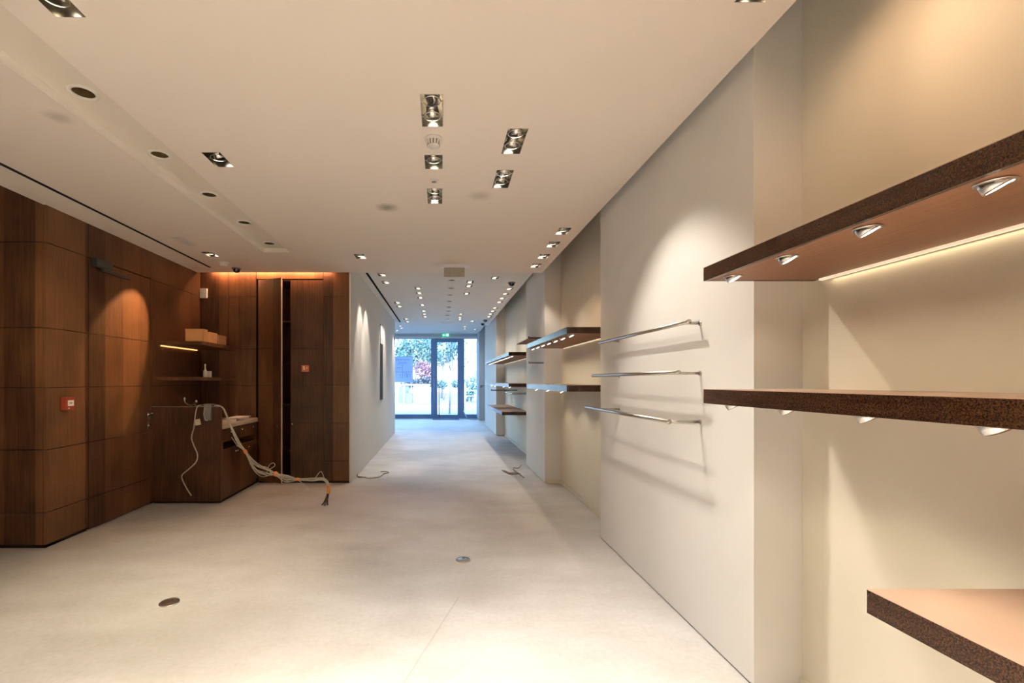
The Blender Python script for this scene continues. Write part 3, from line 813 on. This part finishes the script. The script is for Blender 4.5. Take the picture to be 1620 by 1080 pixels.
t = thing('bottle', 'slim pale bottle with long neck on the lower alcove shelf', 'bottle', (-2.97, 5.90, 1.5025))
MB().lathe([(0, 0), (.022, 0), (.023, .006), (.022, .075), (.016, .09), (.009, .10), (.008, .145)], 18).build('body', 'paper', t)
MB().lathe([(.010, .142), (.010, .165), (0, .166)], 14).build('cap', 'trim', t)
flat('small_box', 'small pale box beside the slim bottle on the lower alcove shelf', 'box', -2.925, 5.915, .045, .04, .075, 'paper', 1.5025)

# cables over the end panel
t = thing('cable_bundle', 'long bundle of beige cables taped in orange, hanging from counter to floor', 'cable bundle', (-1.35, 5.47, 0))
ctr = [(-2.672, 5.535, 1.166), (-2.62, 5.51, 1.166), (-2.555, 5.49, 1.135), (-2.52, 5.485, 1.08), (-2.463, 5.48, .938), (-2.367, 5.48, .73), (-2.285, 5.48, .626), (-2.181, 5.48, .463), (-2.055, 5.47, .389), (-1.929, 5.47, .367),
       (-1.795, 5.47, .307), (-1.669, 5.47, .304), (-1.499, 5.47, .300), (-1.373, 5.46, .307), (-1.321, 5.46, .263), (-1.306, 5.46, .189), (-1.330, 5.46, .085), (-1.345, 5.46, .006)]
spread = [.006, .006, .007, .008, .012, .020, .010, .045, .055, .018, .042, .012, .022, .020, .016, .014, .028, .042]
O = Vector((-1.35, 5.47, 0))
for k in range(11):
    rr = random.Random(40 + k); pts = []
    a = 2 * PI * k / 11
    for i, (p, s) in enumerate(zip(ctr, spread)):
        if k > 6 and i < 3 + (k % 3): continue
        aa = a + rr.uniform(-.7, .7)
        rad = s * rr.uniform(.55, 1.15)
        q = Vector(p) + Vector((rad * .45 * math.sin(aa * 1.3), rad * .55 * math.cos(aa), rad * math.sin(aa)))
        if i == len(ctr) - 1: q = Vector(p) + Vector((rad * math.cos(aa) * 1.0, rad * math.sin(aa) * .8, 0)); q.z = .005
        pts.append(q - O)
    c = catmull(pts, 5)
    cut = max(2, int(len(c) * .0))
    nd = 9
    MB().tube(c[:-nd + 1], .0042, 6).build('cable', 'cable', t)
    MB().tube(c[-nd:], .0040, 6).build('cable_end', 'cable_dark', t)
for i, rad, mt in ((6, .020, 'tape'), (9, .028, 'tape'), (11, .018, 'tape'), (15, .020, 'tape')):
    p = Vector(ctr[i]) - O; d = (Vector(ctr[i + 1]) - Vector(ctr[i - 1])).normalized() * (.022 if i != 15 else .045)
    MB().tube([p - d, p - d * .3, p + d * .3, p + d], [rad * .9, rad * 1.06, rad, rad * .92], 12).build('tape_band', mt, t)
MB().tube([Vector(p) - O for p in catmull([(-2.02, 5.44, .39), (-1.99, 5.42, .47), (-1.94, 5.42, .505), (-1.925, 5.43, .47), (-1.99, 5.44, .42), (-1.96, 5.45, .36)], 6)], .0038, 6).build('loose_loop', 'cable', t)
MB().tube([Vector(p) - O for p in catmull([(-2.30, 5.45, .66), (-2.36, 5.44, .70), (-2.40, 5.44, .755), (-2.43, 5.44, .80)], 5)], .0045, 6).build('loose_end', 'cable', t)
MB().tube([Vector(p) - O for p in catmull([(-1.47, 5.45, .31), (-1.40, 5.44, .40), (-1.37, 5.44, .37), (-1.34, 5.45, .28)], 5)], .0038, 6).build('loose_loop', 'cable', t)
MB().tube([Vector(p) - O for p in catmull([(-1.66, 5.45, .30), (-1.58, 5.43, .25), (-1.50, 5.42, .17)], 5)], .0035, 6).build('loose_end', 'cable', t)

t = thing('power_cable', 'single pale cable with cream tag dangling down the dark end panel', 'cable', (-2.80, 5.52, 1.156))
O = Vector((-2.80, 5.52, 1.156))
pl = [(-2.86, 5.60, 1.164), (-2.86, 5.57, 1.166), (-2.86, 5.53, 1.164), (-2.868, 5.51, 1.145), (-2.885, 5.505, 1.064), (-2.899, 5.50, .915), (-2.928, 5.50, .789), (-2.899, 5.50, .692), (-2.854, 5.49, .595), (-2.869, 5.49, .506), (-2.951, 5.49, .424), (-3.025, 5.48, .357), (-3.025, 5.48, .298), (-2.973, 5.48, .194), (-2.914, 5.47, .112)]
MB().tube([p - O for p in catmull(pl, 6)], .0068, 8).build('cord', 'cable', t)
MB().box(-.125, -.062, -.022, -.012, -.205, -.135, 0, .003).build('tag', 'tag', t).rotation_euler = (0, R(-12), 0)
t = thing('power_adapter', 'grey power adapter hung over the top edge of the dark end panel', 'adapter', (-2.735, 5.528, 1.156))
MB().box(-.045, .035, -.034, -.001, -.165, .02, 0, .008).build('body', 'plastic_grey', t)
MB().box(-.06, .05, -.03, .05, .008, .028, 0, .006).build('strap', 'plastic_grey', t)
MB().tube(catmull([(-.05, -.02, .0), (-.035, -.045, -.02), (-.04, -.048, -.10), (-.02, -.045, -.16), (0, -.036, -.165)], 6), .004, 7).build('lead', 'cable', t)

# ================================================================== TALL CUPBOARD, LEFT LEAF AJAR
t = thing('tall_cupboard', 'full height dark wood cupboard, left door ajar, right door closed', 'cupboard', (-2.145, BY, 0))
m = MB()
x0, x1 = -.454, .473
m.box(x0, x0 + .018, .022, .56, .03, 2.90); m.box(x1 - .018, x1, .022, .56, .03, 2.90); m.box(x0, x1, .542, .56, .03, 2.90)
m.box(x0, x1, .022, .56, 2.882, 2.90); m.box(x0, x1, .022, .56, .03, .05)
m.build('carcass', 'wood', t)
for z in (.45, 1.1, 1.7, 2.3): MB().box(x0 + .02, x1 - .02, .06, .54, z, z + .018).build('inner_shelf', 'wood', t)
def leaf(mb, w, s):
    zs = [.03] + SEAM[:4] + [2.892]
    for a, b in zip(zs, zs[1:]): mb.box(min(0, s * w), max(0, s * w), 0, .02, a + .002, b - .002, 0, .0012)
    mb.box(min(0, s * w) + .004, max(0, s * w) - .004, .006, .018, .032, 2.890, 1)
m = MB(); leaf(m, .415, 1)
dl_ = m.build('door_left', ['wood', 'dark_gap'], t); dl_.location = (x0 + .002, 0, 0); dl_.rotation_euler = (0, 0, R(-23)); dl_['label'] = 'left cupboard door standing ajar'
knob(.36, 0, .83, dl_, '-Y')
MB().box(.4145, .4175, -.001, .021, .031, 2.892).build('lit_edge_strip', 'worktop', dl_)  # pale strip put in for the light on the open door's edge
m = MB(); leaf(m, .463, -1)
dr_ = m.build('door_right', ['wood', 'dark_gap'], t); dr_.location = (x1 - .002, 0, 0)
knob(-.435, 0, .845, dr_, '-Y')
MB().box(x0, x1, .03, .5, 0, .03).build('plinth', 'dark_gap', t)
t = thing('fire_sign', 'small square orange red sign with white symbols on the closed cupboard door', 'sign', (-1.925, BY - .0005, 1.633))
MB().box(-.052, .052, -.004, 0, -.046, .046, 0, .001).build('plate', 'orange_sign', t)
m = MB().box(-.030, -.008, -.0055, -.0039, -.015, .034); m.box(-.025, .0, -.0055, -.0039, -.018, -.008)
m.lathe([(0, -.001), (.010, -.001), (.010, .001), (0, .001)], 14, Matrix.Translation((.022, -.0048, .008)) @ Matrix.Rotation(PI / 2, 4, 'X'))
m.build('symbols', 'sign_white', t)
t = thing('wall_thermostat', 'small white box high on the panelled wall in the dark corner', 'thermostat', (-3.365, BY - .0005, 2.70))
MB().box(-.05, .05, -.030, 0, -.068, .068, 0, .006).build('body', 'plastic_white', t)
MB().box(-.02, .02, -.033, -.030, .01, .04, 0, .001).build('vent', 'trim', t)
t = thing('fire_alarm_switch', 'red fire call point with white pane on the wood panelled wall', 'fire call point', (XL + .0005, 4.26, 1.248))
MB().box(0, .050, -.048, .048, -.057, .057, 0, .004).build('body', 'red', t)
m = MB().box(.0498, .0525, -.032, .036, -.022, .030, 0, .001)
f = m.build('pane', 'sign_white', t)
m = MB()
for a, b in ((-.016, -.008), (-.005, .002), (.005, .016)): m.box(.0522, .0532, a, b, .0, .010)
m.build('print', 'ink', f)
MB().lathe([(0, 0), (.007, 0), (.007, .003), (0, .003)], 12, Matrix.Translation((.0498, -.02, -.042)) @ Matrix.Rotation(PI / 2, 4, 'Y')).build('key_slot', 'sign_white', t)

# cove lamp hidden in the slot above the back wall
t = thing('cove_light', 'slim amber cove lamp in the ceiling slot over the dark cupboard wall', 'lamp', (-2.4, 6.615, CH + .085))
MB().box(-.85, .85, -.025, .025, -.02, 0).build('batten', 'trim', t)
MB().box(-.84, .84, -.012, .012, -.032, -.02).build('tube', 'led_orange', t)

# ================================================================== FLOOR THINGS
def cover(x, y, label):
    t = thing('floor_socket_cover', label, 'floor cover', (x, y, 0), 0, 'round floor covers')
    MB().lathe([(.050, .004), (.058, .007), (.061, .004), (.062, 0)], 36).build('ring', 'steel', t)
    m = MB().lathe([(0, .0045), (.045, .0045), (.050, .003)], 36)
    m.build('lid', 'steel', t)
    MB().box(-.012, .012, .026, .032, .0045, .0075, 0, .001).build('latch', 'plastic_grey', t)
cover(-1.777, 3.066, 'round metal floor cover nearer the camera, left on the bare floor')
cover(.185, 3.80, 'round metal floor cover in the middle of the bare floor')
def cables(name, label, paths, mat, r):
    O = Vector(paths[0][0]); t = thing(name, label, 'cable', O)
    for p in paths: MB().tube([q - O for q in catmull(p, 6)], r, 7).build('cable', mat, t)
cables('floor_cable', 'thin brown cable lying by the foot of the white wall',
       [[(-1.262, 7.059, .02), (-1.141, 7.036, .007), (-1.064, 6.968, .007), (-.925, 7.059, .007), (-.888, 7.299, .007), (-.82, 7.4, .007), (-.87, 7.488, .007), (-.96, 7.477, .007)],
        [(-1.262, 7.06, .035), (-1.25, 7.02, .05), (-1.235, 6.98, .03), (-1.22, 7.03, .007), (-1.13, 7.06, .007)]], 'cable_brown', .006)
cables('floor_cable', 'small tangle of brown cables on the floor before the second pier',
       [[(.994, 7.583, .012), (1.037, 7.451, .010), (1.065, 7.299, .012), (1.136, 7.25, .010), (1.213, 7.299, .02), (1.239, 7.106, .012), (1.251, 7.013, .008)],
        [(1.0, 7.55, .012), (1.05, 7.36, .016), (1.10, 7.28, .010), (1.17, 7.24, .014), (1.20, 7.18, .03), (1.245, 7.06, .010)],
        [(1.345, 7.775, .06), (1.275, 7.66, .03), (1.219, 7.78, .012), (1.176, 7.503, .03), (1.21, 7.4, .012), (1.213, 7.299, .009)],
        [(1.02, 7.50, .022), (1.07, 7.34, .02), (1.13, 7.30, .02), (1.18, 7.33, .02)]], 'cable_brown', .007)

# narrow mirror on the white wall
t = thing('wall_mirror', 'tall narrow dark mirror strip on the white wall', 'mirror', (-1.2795, 10.07, 1.05))
MB().box(0, .012, -.22, .22, 0, 1.61, 0, .001).build('backing', 'plastic_grey', t)
MB().box(.012, .0145, -.205, .205, .015, 1.20).build('mirror_glass', 'mirror', t)
MB().box(.012, .0145, -.205, .205, 1.21, 1.595).build('pale_panel', 'frame_white', t)

# ================================================================== SHOP WINDOW
def frame_rect(m, x0, x1, z0, z1, wl, wr, wb, wt, y0, y1, mi=0, bev=.003):
    m.box(x0, x0 + wl, y0, y1, z0, z1, mi, bev); m.box(x1 - wr, x1, y0, y1, z0, z1, mi, bev)
    m.box(x0 + wl, x1 - wr, y0, y1, z0, z0 + wb, mi, bev); m.box(x0 + wl, x1 - wr, y0, y1, z1 - wt, z1, mi, bev)
struct('wall_front', MB().box(-3.75, 1.9, FAC - .1, FAC + .2, 3.20, TOP).box(1.50, 1.95, FAC - .02, FAC + .2, 0, 3.2), 'column')
w1 = MB(); frame_rect(w1, -3.60, -.36, 0, 3.12, .03, .012, .16, .012, FAC, FAC + .06)
win1 = struct('window_1', w1, 'frame_daylit')
MB().box(-3.57, -.372, FAC + .028, FAC + .034, .16, 3.108).build('pane', 'glass', win1)
w2 = MB(); frame_rect(w2, .915, 1.435, 0, 3.12, .012, .02, .16, .012, FAC, FAC + .06)
win2 = struct('window_2', w2, 'frame_daylit')
MB().box(.927, 1.415, FAC + .028, FAC + .034, .16, 3.108).build('pane', 'glass', win2)
struct('trim_3', MB().box(-3.60, 1.50, FAC - .03, FAC + .06, 3.122, 3.205, 0, .003).box(1.437, 1.50, FAC - .03, FAC + .06, 0, 3.12, 0, .003), 'frame_white')
d = MB(); frame_rect(d, -.36, .915, 0, 3.12, .10, .115, .012, .03, FAC - .02, FAC + .08)
door2 = struct('door_2', d, 'frame_daylit'); door2['label'] = 'tall glass shop door with grey frame coloured blue as daylit'
m = MB(); frame_rect(m, -.257, .797, .014, 3.088, .127, .13, .13, .11, FAC - .005, FAC + .055)
lf = m.build('leaf', 'frame_daylit', door2)
MB().box(-.13, .667, FAC + .022, FAC + .03, .144, 2.978).build('pane', 'glass', lf)
m = MB().tube([(-.055, FAC - .065, .06), (-.055, FAC - .065, 1.27)], .016, 12)
for z in (.16, 1.16): m.tube([(-.055, FAC - .065, z), (-.055, FAC + .0, z)], .010, 8)
m.tube([(-.055, FAC - .0, .16), (-.20, FAC - .0, .16)], .006, 8)
m.build('pull_handle', 'red', lf)
MB().box(-.1, .1, FAC - .03, FAC - .0, 3.0, 3.06, 0, .004).build('closer', 'frame_daylit', door2)
t = thing('window_poster', 'blue poster board with printed lines hanging inside the shop window', 'poster', (-1.43, FAC - .012, 1.41))
MB().box(-.40, .345, -.003, .003, 0, 1.01).build('board', 'poster', t)
m = MB()
rr = random.Random(3); x = -.30
while x < .25:
    w = rr.uniform(.022, .05); m.box(x, x + w * .7, -.0045, -.003, .865, .905); x += w + .012
for a, b, z in ((-.22, .12, .775), (-.25, .10, .725), (-.30, -.10, .56), (-.34, .32, .40)): m.box(a, b, -.0045, -.003, z, z + .014)
for a, z0, z1 in ((-.07, .16, .70), (-.16, .17, .32), (.03, .20, .36), (.10, .18, .36), (.22, .20, .36)): m.box(a, a + .014, -.0045, -.003, z0, z1)
m.prism([(.06, .36), (.075, .36), (.16, .2), (.145, .2)], 'Y', -.0045, -.003); m.prism([(.17, .36), (.185, .36), (.13, .2), (.115, .2)], 'Y', -.0045, -.003)
m.build('printing', 'poster_ink', t)
o = MB().box(-.5, .5, -.3, .3, 0, .012, 0, .004).build('door_mat', 'mat', None, (.20, 17.86, 0)); tag(o, 'blue grey doormat inside the glass door', 'doormat')
t = thing('door_stop', 'white leaning door stop bar at the foot of the glass door', 'door stop', (1.02, 18.1, 0))
MB().tube([(.0, -.05, .01), (-.13, .10, .31)], .02, 10).build('bar', 'frame_white', t)
MB().box(-.05, .07, -.11, .02, 0, .02, 0, .004).build('foot', 'frame_white', t)
cables('floor_cable', 'pale cable lying on the floor by the right shop window pane',
       [[(.95, 18.1, .10), (1.02, 17.95, .03), (1.12, 17.7, .010), (1.25, 17.55, .010), (1.36, 17.6, .010)]], 'plastic_grey', .010)
t = thing('wall_bracket', 'small dark lever fitting on the grey column by the window', 'bracket', (1.50, 17.2995, 1.265))
MB().box(-.03, .03, -.012, 0, -.05, .05, 0, .004).build('plate', 'plastic_grey', t)
MB().tube([(0, -.01, .01), (0, -.05, .01), (.06, -.055, .02), (.12, -.055, .03)], .016, 10).build('lever', 'plastic_grey', t)

# ================================================================== OUTSIDE
struct('ground', MB().box(-40, 40, FAC + .1, 26.6, -.2, -.004), 'pavement')
struct('kerb', MB().box(-40, 40, 26.6, 26.75, -.2, .02, 0, .01), 'kerb')
struct('road', MB().box(-40, 40, 26.75, 30.2, -.25, -.06), 'road')
struct('path', MB().box(-40, 40, 30.2, 80, -.25, .0), 'pavement')
def leaves(m, c, r, n, size, rr, flat_=1.0):
    c = Vector(c)
    for _ in range(n):
        while True:
            p = Vector((rr.uniform(-1, 1), rr.uniform(-1, 1), rr.uniform(-1, 1)))
            if p.length <= 1: break
        q = c + Vector((p.x * r[0], p.y * r[1], p.z * r[2]))
        a = Vector((rr.gauss(0, 1), rr.gauss(0, 1), rr.gauss(0, 1))).normalized()
        b = a.orthogonal().normalized(); s = size * rr.uniform(.6, 1.3)
        b2 = a.cross(b)
        m.bm.faces.new([m.bm.verts.new(v) for v in (q - b * s, q + b2 * s * .45, q + b * s, q - b2 * s * .45)])
def tree(label, x, y, h0, blobs, trunk_r, leaf, bark, size, seed, cat='tree', name='tree', lean=.1):
    rr = random.Random(seed); t = thing(name, label, cat, (x, y, 0))
    m = MB().tube([(0, 0, -.02), (lean * .3, 0, h0 * .5), (lean, 0, h0)], [trunk_r, trunk_r * .85, trunk_r * .6], 10)
    m.build('trunk', bark, t)
    m = MB()
    for (c, r, n) in blobs:
        e = Vector(c); m.tube([(lean * .8, 0, h0 * .8), ((lean * .8 + e.x) / 2, e.y / 2, (h0 * .8 + e.z) / 2 + .1), c], [trunk_r * .5, trunk_r * .35, trunk_r * .12], 6)
    m.build('branches', bark, t)
    m = MB()
    for (c, r, n) in blobs: leaves(m, c, r, n, size, rr)
    m.build('foliage', leaf, t)
tree('slender pale trunked street tree seen through the door glass', .40, 20.9, 2.3,
     [((-.3, 0, 2.6), (.5, .5, .35), 260), ((.25, .1, 2.75), (.45, .5, .45), 340), ((.3, 0, 3.2), (.5, .5, .4), 260), ((-.35, 0, 3.4), (.45, .4, .35), 160), ((.65, 0, 2.3), (.25, .3, .2), 60)], .05, 'leaf', 'bark', .06, 11)
tree('leafy tree behind the shop window, above the red shrub', -1.2, 36.6, 3.3,
     [((.4, 0, 3.6), (.9, .8, .7), 620), ((-.8, 0, 4.3), (1.1, .8, .6), 380), ((.6, 0, 4.6), (.9, .8, .6), 260), ((-1.6, 0, 3.7), (.8, .8, .7), 420)], .12, 'leaf', 'bark_dark', .11, 12)
tree('sparse tree at the left edge of the shop window', -4.0, 33, 3.4,
     [((0, 0, 3.9), (1.0, .8, .8), 420), ((.6, 0, 4.8), (1.0, .8, .6), 260), ((-.9, 0, 5.0), (1.2, .8, .8), 300), ((1.1, 0, 3.2), (.6, .6, .5), 260)], .12, 'leaf', 'bark_dark', .11, 13)
tree('tree far behind the door glass, partly hidden by the pale trunk', .1, 40, 3.2,
     [((-.2, 0, 3.4), (1.0, .8, .7), 420), ((.8, 0, 4.4), (.9, .8, .7), 320), ((-.6, 0, 5.0), (1.0, .8, .7), 320)], .13, 'leaf_pale', 'bark_dark', .12, 14)
tree('pale green tree far behind the red shrub', -2.6, 47, 3.6,
     [((-.6, 0, 4.6), (1.6, 1, 1.2), 620), ((1.2, 0, 5.6), (1.5, 1, 1.0), 480), ((.2, 0, 3.6), (1.4, 1, .8), 420)], .15, 'leaf_pale', 'bark_dark', .16, 15)
def shrub(label, x, y, blobs, leaf, size, seed, name='shrub'):
    rr = random.Random(seed); t = thing(name, label, 'shrub', (x, y, 0))
    m = MB()
    for k in range(6):
        a = rr.uniform(0, 6.28); m.tube([(0, 0, -.02), (.25 * math.cos(a), .2 * math.sin(a), .9)], [.03, .012], 6)
    m.build('stems', 'bark_dark', t)
    m = MB()
    for (c, r, n) in blobs: leaves(m, c, r, n, size, rr)
    m.build('foliage', leaf, t)
shrub('pink red leaved shrub seen through the window beside the poster', -1.30, 34.6, [((0, 0, 2.35), (.75, .5, .6), 620), ((.5, 0, 2.0), (.4, .4, .5), 240), ((0, 0, 1.2), (.4, .3, .8), 120)], 'leaf_red', .09, 21)
shrub('dark leaved shrub in front of the pink red one', -1.35, 33.6, [((0, 0, 1.3), (.75, .5, .5), 560), ((.45, 0, 1.35), (.4, .4, .45), 220), ((-1.0, 0, 1.2), (.6, .4, .4), 260)], 'leaf_dark', .09, 22)
shrub('low teal hedge behind the door glass', .25, 36, [((-.2, 0, 1.2), (.55, .4, .35), 320), ((1.0, 0, 1.25), (.45, .4, .35), 240)], 'leaf', .09, 23, 'hedge')
shrub('leafy teal shrub behind the right window pane', 2.15, 33, [((0, 0, 1.1), (.6, .5, .75), 520), ((-.3, 0, .5), (.5, .4, .5), 240)], 'leaf', .09, 24)
t = thing('utility_cabinet', 'white street cabinet with flat overhanging lid across the road', 'cabinet', (-1.28, 31.6, 0))
MB().box(-.54, .54, -.3, .3, .0, 1.18, 0, .02).build('body', 'cabinet_white', t)
MB().box(-1.30, .60, -.36, .36, 1.18, 1.27, 0, .02).build('lid', 'cabinet_white', t)
MB().box(-1.22, -1.12, -.25, .25, 0, 1.18, 0, .01).build('support', 'cabinet_white', t)
MB().box(-.42, -.10, -.31, -.30, .22, .27).build('vent', 'plastic_grey', t)
t = thing('utility_cabinet', 'small grey blue street cabinet left of the white one', 'cabinet', (-2.12, 31.4, 0))
MB().box(-.20, .24, -.2, .2, 0, .62, 0, .02).build('body', 'cabinet_blue', t)
MB().box(-.22, .26, -.22, .22, .62, .66, 0, .01).build('lid', 'cabinet_blue', t)
o = MB().box(-.45, .35, -.03, .03, .0, 1.1).build('screen_panel', 'cabinet_blue', None, (-2.55, 32.4, 0)); tag(o, 'grey blue screen panel behind the street cabinets', 'panel')
def post(x, y, h, r, label):
    t = thing('street_post', label, 'post', (x, y, 0), 0, 'street posts')
    MB().lathe([(r, -.01), (r, h - .05), (r * .8, h - .02), (0, h)], 14).build('shaft', 'post', t)
    MB().lathe([(r * 1.5, -.005), (r * 1.4, .04), (r, .05)], 14).build('foot', 'post', t)
post(-2.84, 31.0, 1.52, .05, 'pale post left of the street cabinets')
post(1.62, 31.0, 1.3, .05, 'pale post at the left edge of the right window pane')
t = thing('street_railing', 'pale street railing behind the right window pane', 'railing', (1.62, 31.6, 0))
for z in (.45, .82): MB().tube([(0, 0, z), (1.6, 0, z)], .03, 8).build('rail', 'post', t)
for x in (0, .8, 1.6): MB().tube([(x, 0, -.01), (x, 0, .86)], .03, 8).build('upright', 'post', t)
t = thing('street_building', 'cream rendered building behind the right window pane', 'building', (5.2, 44, 0))
MB().box(-2.9, 6, 0, 6, -.05, 9).build('wall', 'render_cream', t)
for x, z in ((-2.2, 1.2), (-.6, 1.2), (-2.2, 4.0), (-.6, 4.0)):
    f = MB().box(x, x + .9, -.05, .0, z, z + 1.4).build('window', 'frame_white', t)
    MB().box(x + .08, x + .82, -.06, -.05, z + .08, z + 1.32).build('pane', 'pane_dark', f)
t = thing('street_building', 'pale pinkish building far behind the trees', 'building', (-3.5, 60, 0))
MB().box(-8, 6.5, 0, 6, -.05, 7.5).build('wall', 'render_pink', t)
for x in (-6, -3.5, -1, 1.5, 4):
    f = MB().box(x, x + 1.2, -.05, .0, 3.6, 5.4).build('window', 'frame_white', t)
    MB().box(x + .1, x + 1.1, -.06, -.05, 3.7, 5.3).build('pane', 'pane_dark', f)

# ================================================================== LIGHT
WARM = (1.0, .86, .72)
AMBER = (1.0, .72, .47)
def spot(x, y, z, tx, ty, tz, e, deg, blend=.5, col=WARM, r=.02):
    l = bpy.data.lights.new('spot_lamp', 'SPOT'); l.energy = e; l.spot_size = R(deg); l.spot_blend = blend; l.color = col; l.shadow_soft_size = r
    o = bpy.data.objects.new('spot_lamp', l); COL.objects.link(o); o.location = (x, y, z)
    o.rotation_euler = (Vector((tx, ty, tz)) - Vector((x, y, z))).to_track_quat('-Z', 'Y').to_euler()
    return o
zc = CH - .012
LAMPS = [
 # bright pier, through the two double spotlights
 (.53, 2.93, zc, 1.48, 2.85, .9, 40, 78, .6, (1, .89, .78), .002), (-.01, 3.30, zc, 1.48, 3.0, .8, 22, 56, .7, (1, .89, .78), .002),
 (.47, 3.62, zc, .6, 2.4, 0, 30, 60, .9, (1, .94, .86)), (.44, 3.06, zc, .8, 1.7, 0, 50, 66, .9, (1, .94, .86)),
 # centre row to the floor
 (-.048, 2.72, zc, .3, 1.6, 0, 20, 80, .9, (1, .94, .86)), (-.048, 2.58, zc, -.9, 2.0, 0, 40, 70, .9, (1, .94, .86)), (-.048, 3.265, zc, .35, 2.7, 0, 42, 70, .9, (1, .94, .86)), (-.048, 3.8, zc, -.9, 4.3, 0, 22, 70, .9, (1, .94, .86)),
 # shelf wall row
 (1.22, 4.768, zc, 1.25, 4.7, 0, 10, 88, .6, AMBER, .006), (1.225, 5.231, zc, 1.25, 5.2, 0, 10, 88, .6, AMBER, .006), (1.23, 5.729, zc, 1.2, 5.7, 0, 12, 84, .6, WARM, .006), (1.228, 6.19, zc, 1.35, 6.9, 1.0, 14, 70, .6),
 (-.985, 5.73, zc, -1.0, 5.1, 0, 12, 60, .7),
 (-1.537, 3.232, zc, -1.95, 3.6, 0, 52, 58, .9, (1, .82, .58)),
 (-1.552, 1.87, zc, -1.9, 2.3, 0, 100, 70, .9, (1, .84, .62)), (-1.552, 1.73, zc, -3.42, 4.62, 1.75, 110, 26, 1, AMBER),
 (1.247, 1.80, zc, 1.71, 1.15, 2.35, 5.6, 80, 1, (1, .68, .42)), (1.247, 1.66, zc, 1.71, 1.6, 2.2, 5, 130, 1, (1, .62, .36)),
 (-2.775, 5.60, zc, -3.42, 5.08, 1.95, 120, 38, .4, (1, .58, .28)), (-2.775, 5.66, zc, -2.80, 6.45, 1.1, 16, 40, .8, AMBER), (-2.775, 5.55, zc, -3.0, 5.9, 1.95, 14, 40, .8, (1, .66, .38)),
]
for a in LAMPS: spot(*a)
for x, y in back_fill: spot(x, y, zc, x, y + .1, 0, 318, 84, .8)
for x, y in far_l: spot(x, y, FH - .012, -1.28, y + .15, 1.3, 36, 56, .6)
for x, y in far_lc + far_x: spot(x, y, FH - .012, x, y - .1, 0, 9, 66, .8, (1, .94, .88))
for x, y in far_rc: spot(x, y, FH - .012, x, y - .1, 0, 9, 66, .8, (1, .94, .88))
for x, y in far_r: spot(x - .03, y, FH - .012, 1.30, y, 0, 15, 84, .7, (1, .90, .80), .008)
for x, y in front: spot(x, y, WH - .012, x, y, 0, 14, 90, .8, (.80, .91, 1))
# lamps in the shelves
def under(ys, z, e, tx=1.66, tz=.9, deg=96): 
    for y in ys: spot(1.268, y, z - .022, tx, y - .06, tz, e, deg, .7, (1, .86, .64), .018)
under(L1[1:], 1.905, 1.5, 1.60, 1.2); under(L1[1:], 1.350, 2.6, 1.60, .1, 78)
under(L2, 1.903, 2.2, 1.6, 1.2); under([4.9, 5.55, 6.2], 1.352, 3, 1.6, .3)
under(L3[::2], 1.903, 2.5, 1.6, 1.2); under(L4[::2], 1.903, 2.5, 1.6, 1.2); under([8.6, 9.4, 10.9, 11.6], 1.352, 2.5, 1.6, .3)
def strip(x, y, z, sx, sy, e, col, rot=(0, 0, 0)):
    l = bpy.data.lights.new('strip_lamp', 'AREA'); l.shape = 'RECTANGLE'; l.size = sx; l.size_y = sy; l.energy = e; l.color = col
    o = bpy.data.objects.new('strip_lamp', l); COL.objects.link(o); o.location = (x, y, z); o.rotation_euler = rot
strip(-2.4, 6.618, CH + .045, 1.68, .03, 10, (1, .48, .24))
strip(1.685, 1.05, 1.893, .02, 1.95, .22, (1, .80, .52))

# daylight
w = bpy.data.worlds.new('daylight'); SC.world = w; w.use_nodes = True
nt = w.node_tree; bg = nt.nodes['Background']
sky = nt.nodes.new('ShaderNodeTexSky')
try:
    sky.sky_type = 'NISHITA'; sky.sun_disc = False; sky.sun_elevation = R(48); sky.sun_rotation = R(200); sky.air_density = 1.3; sky.dust_density = 2.0
except Exception: pass
tint = nt.nodes.new('ShaderNodeMix'); tint.data_type = 'RGBA'; tint.blend_type = 'MULTIPLY'; tint.inputs[0].default_value = 1
nt.links.new(sky.outputs[0], tint.inputs[6]); tint.inputs[7].default_value = (.66, .90, 1.24, 1)
nt.links.new(tint.outputs[2], bg.inputs[0]); bg.inputs[1].default_value = 1.55
l = bpy.data.lights.new('sun', 'SUN'); l.energy = 1.0; l.angle = R(1.5); l.color = (.92, .96, 1.0)
o = bpy.data.objects.new('sun', l); COL.objects.link(o); o.rotation_euler = (R(42), 0, R(-25))

# ================================================================== CAMERA
cam = bpy.data.cameras.new('camera'); co = bpy.data.objects.new('camera', cam); COL.objects.link(co)
co.location = (0, 0, 1.45); co.rotation_euler = (PI / 2, 0, 0)
cam.sensor_width = 36; cam.lens = 740 / 1620 * 36
cam.shift_x = (810 - 697) / 1620; cam.shift_y = (603 - 540) / 1620
cam.clip_start = .02; cam.clip_end = 300
SC.camera = co
vs = SC.view_settings
SC.display_settings.display_device = 'sRGB'
vs.view_transform = 'Standard'; vs.look = 'None'; vs.exposure = 1.1; vs.gamma = 1.0; vs.use_curve_mapping = False
SC.cycles.max_bounces = 8; SC.cycles.diffuse_bounces = 5; SC.cycles.glossy_bounces = 4; SC.cycles.transmission_bounces = 2; SC.cycles.use_adaptive_sampling = True; SC.cycles.adaptive_threshold = .02; SC.cycles.transparent_max_bounces = 12
SC.cycles.sample_clamp_indirect = 4.0
SC.cycles.use_denoising = True
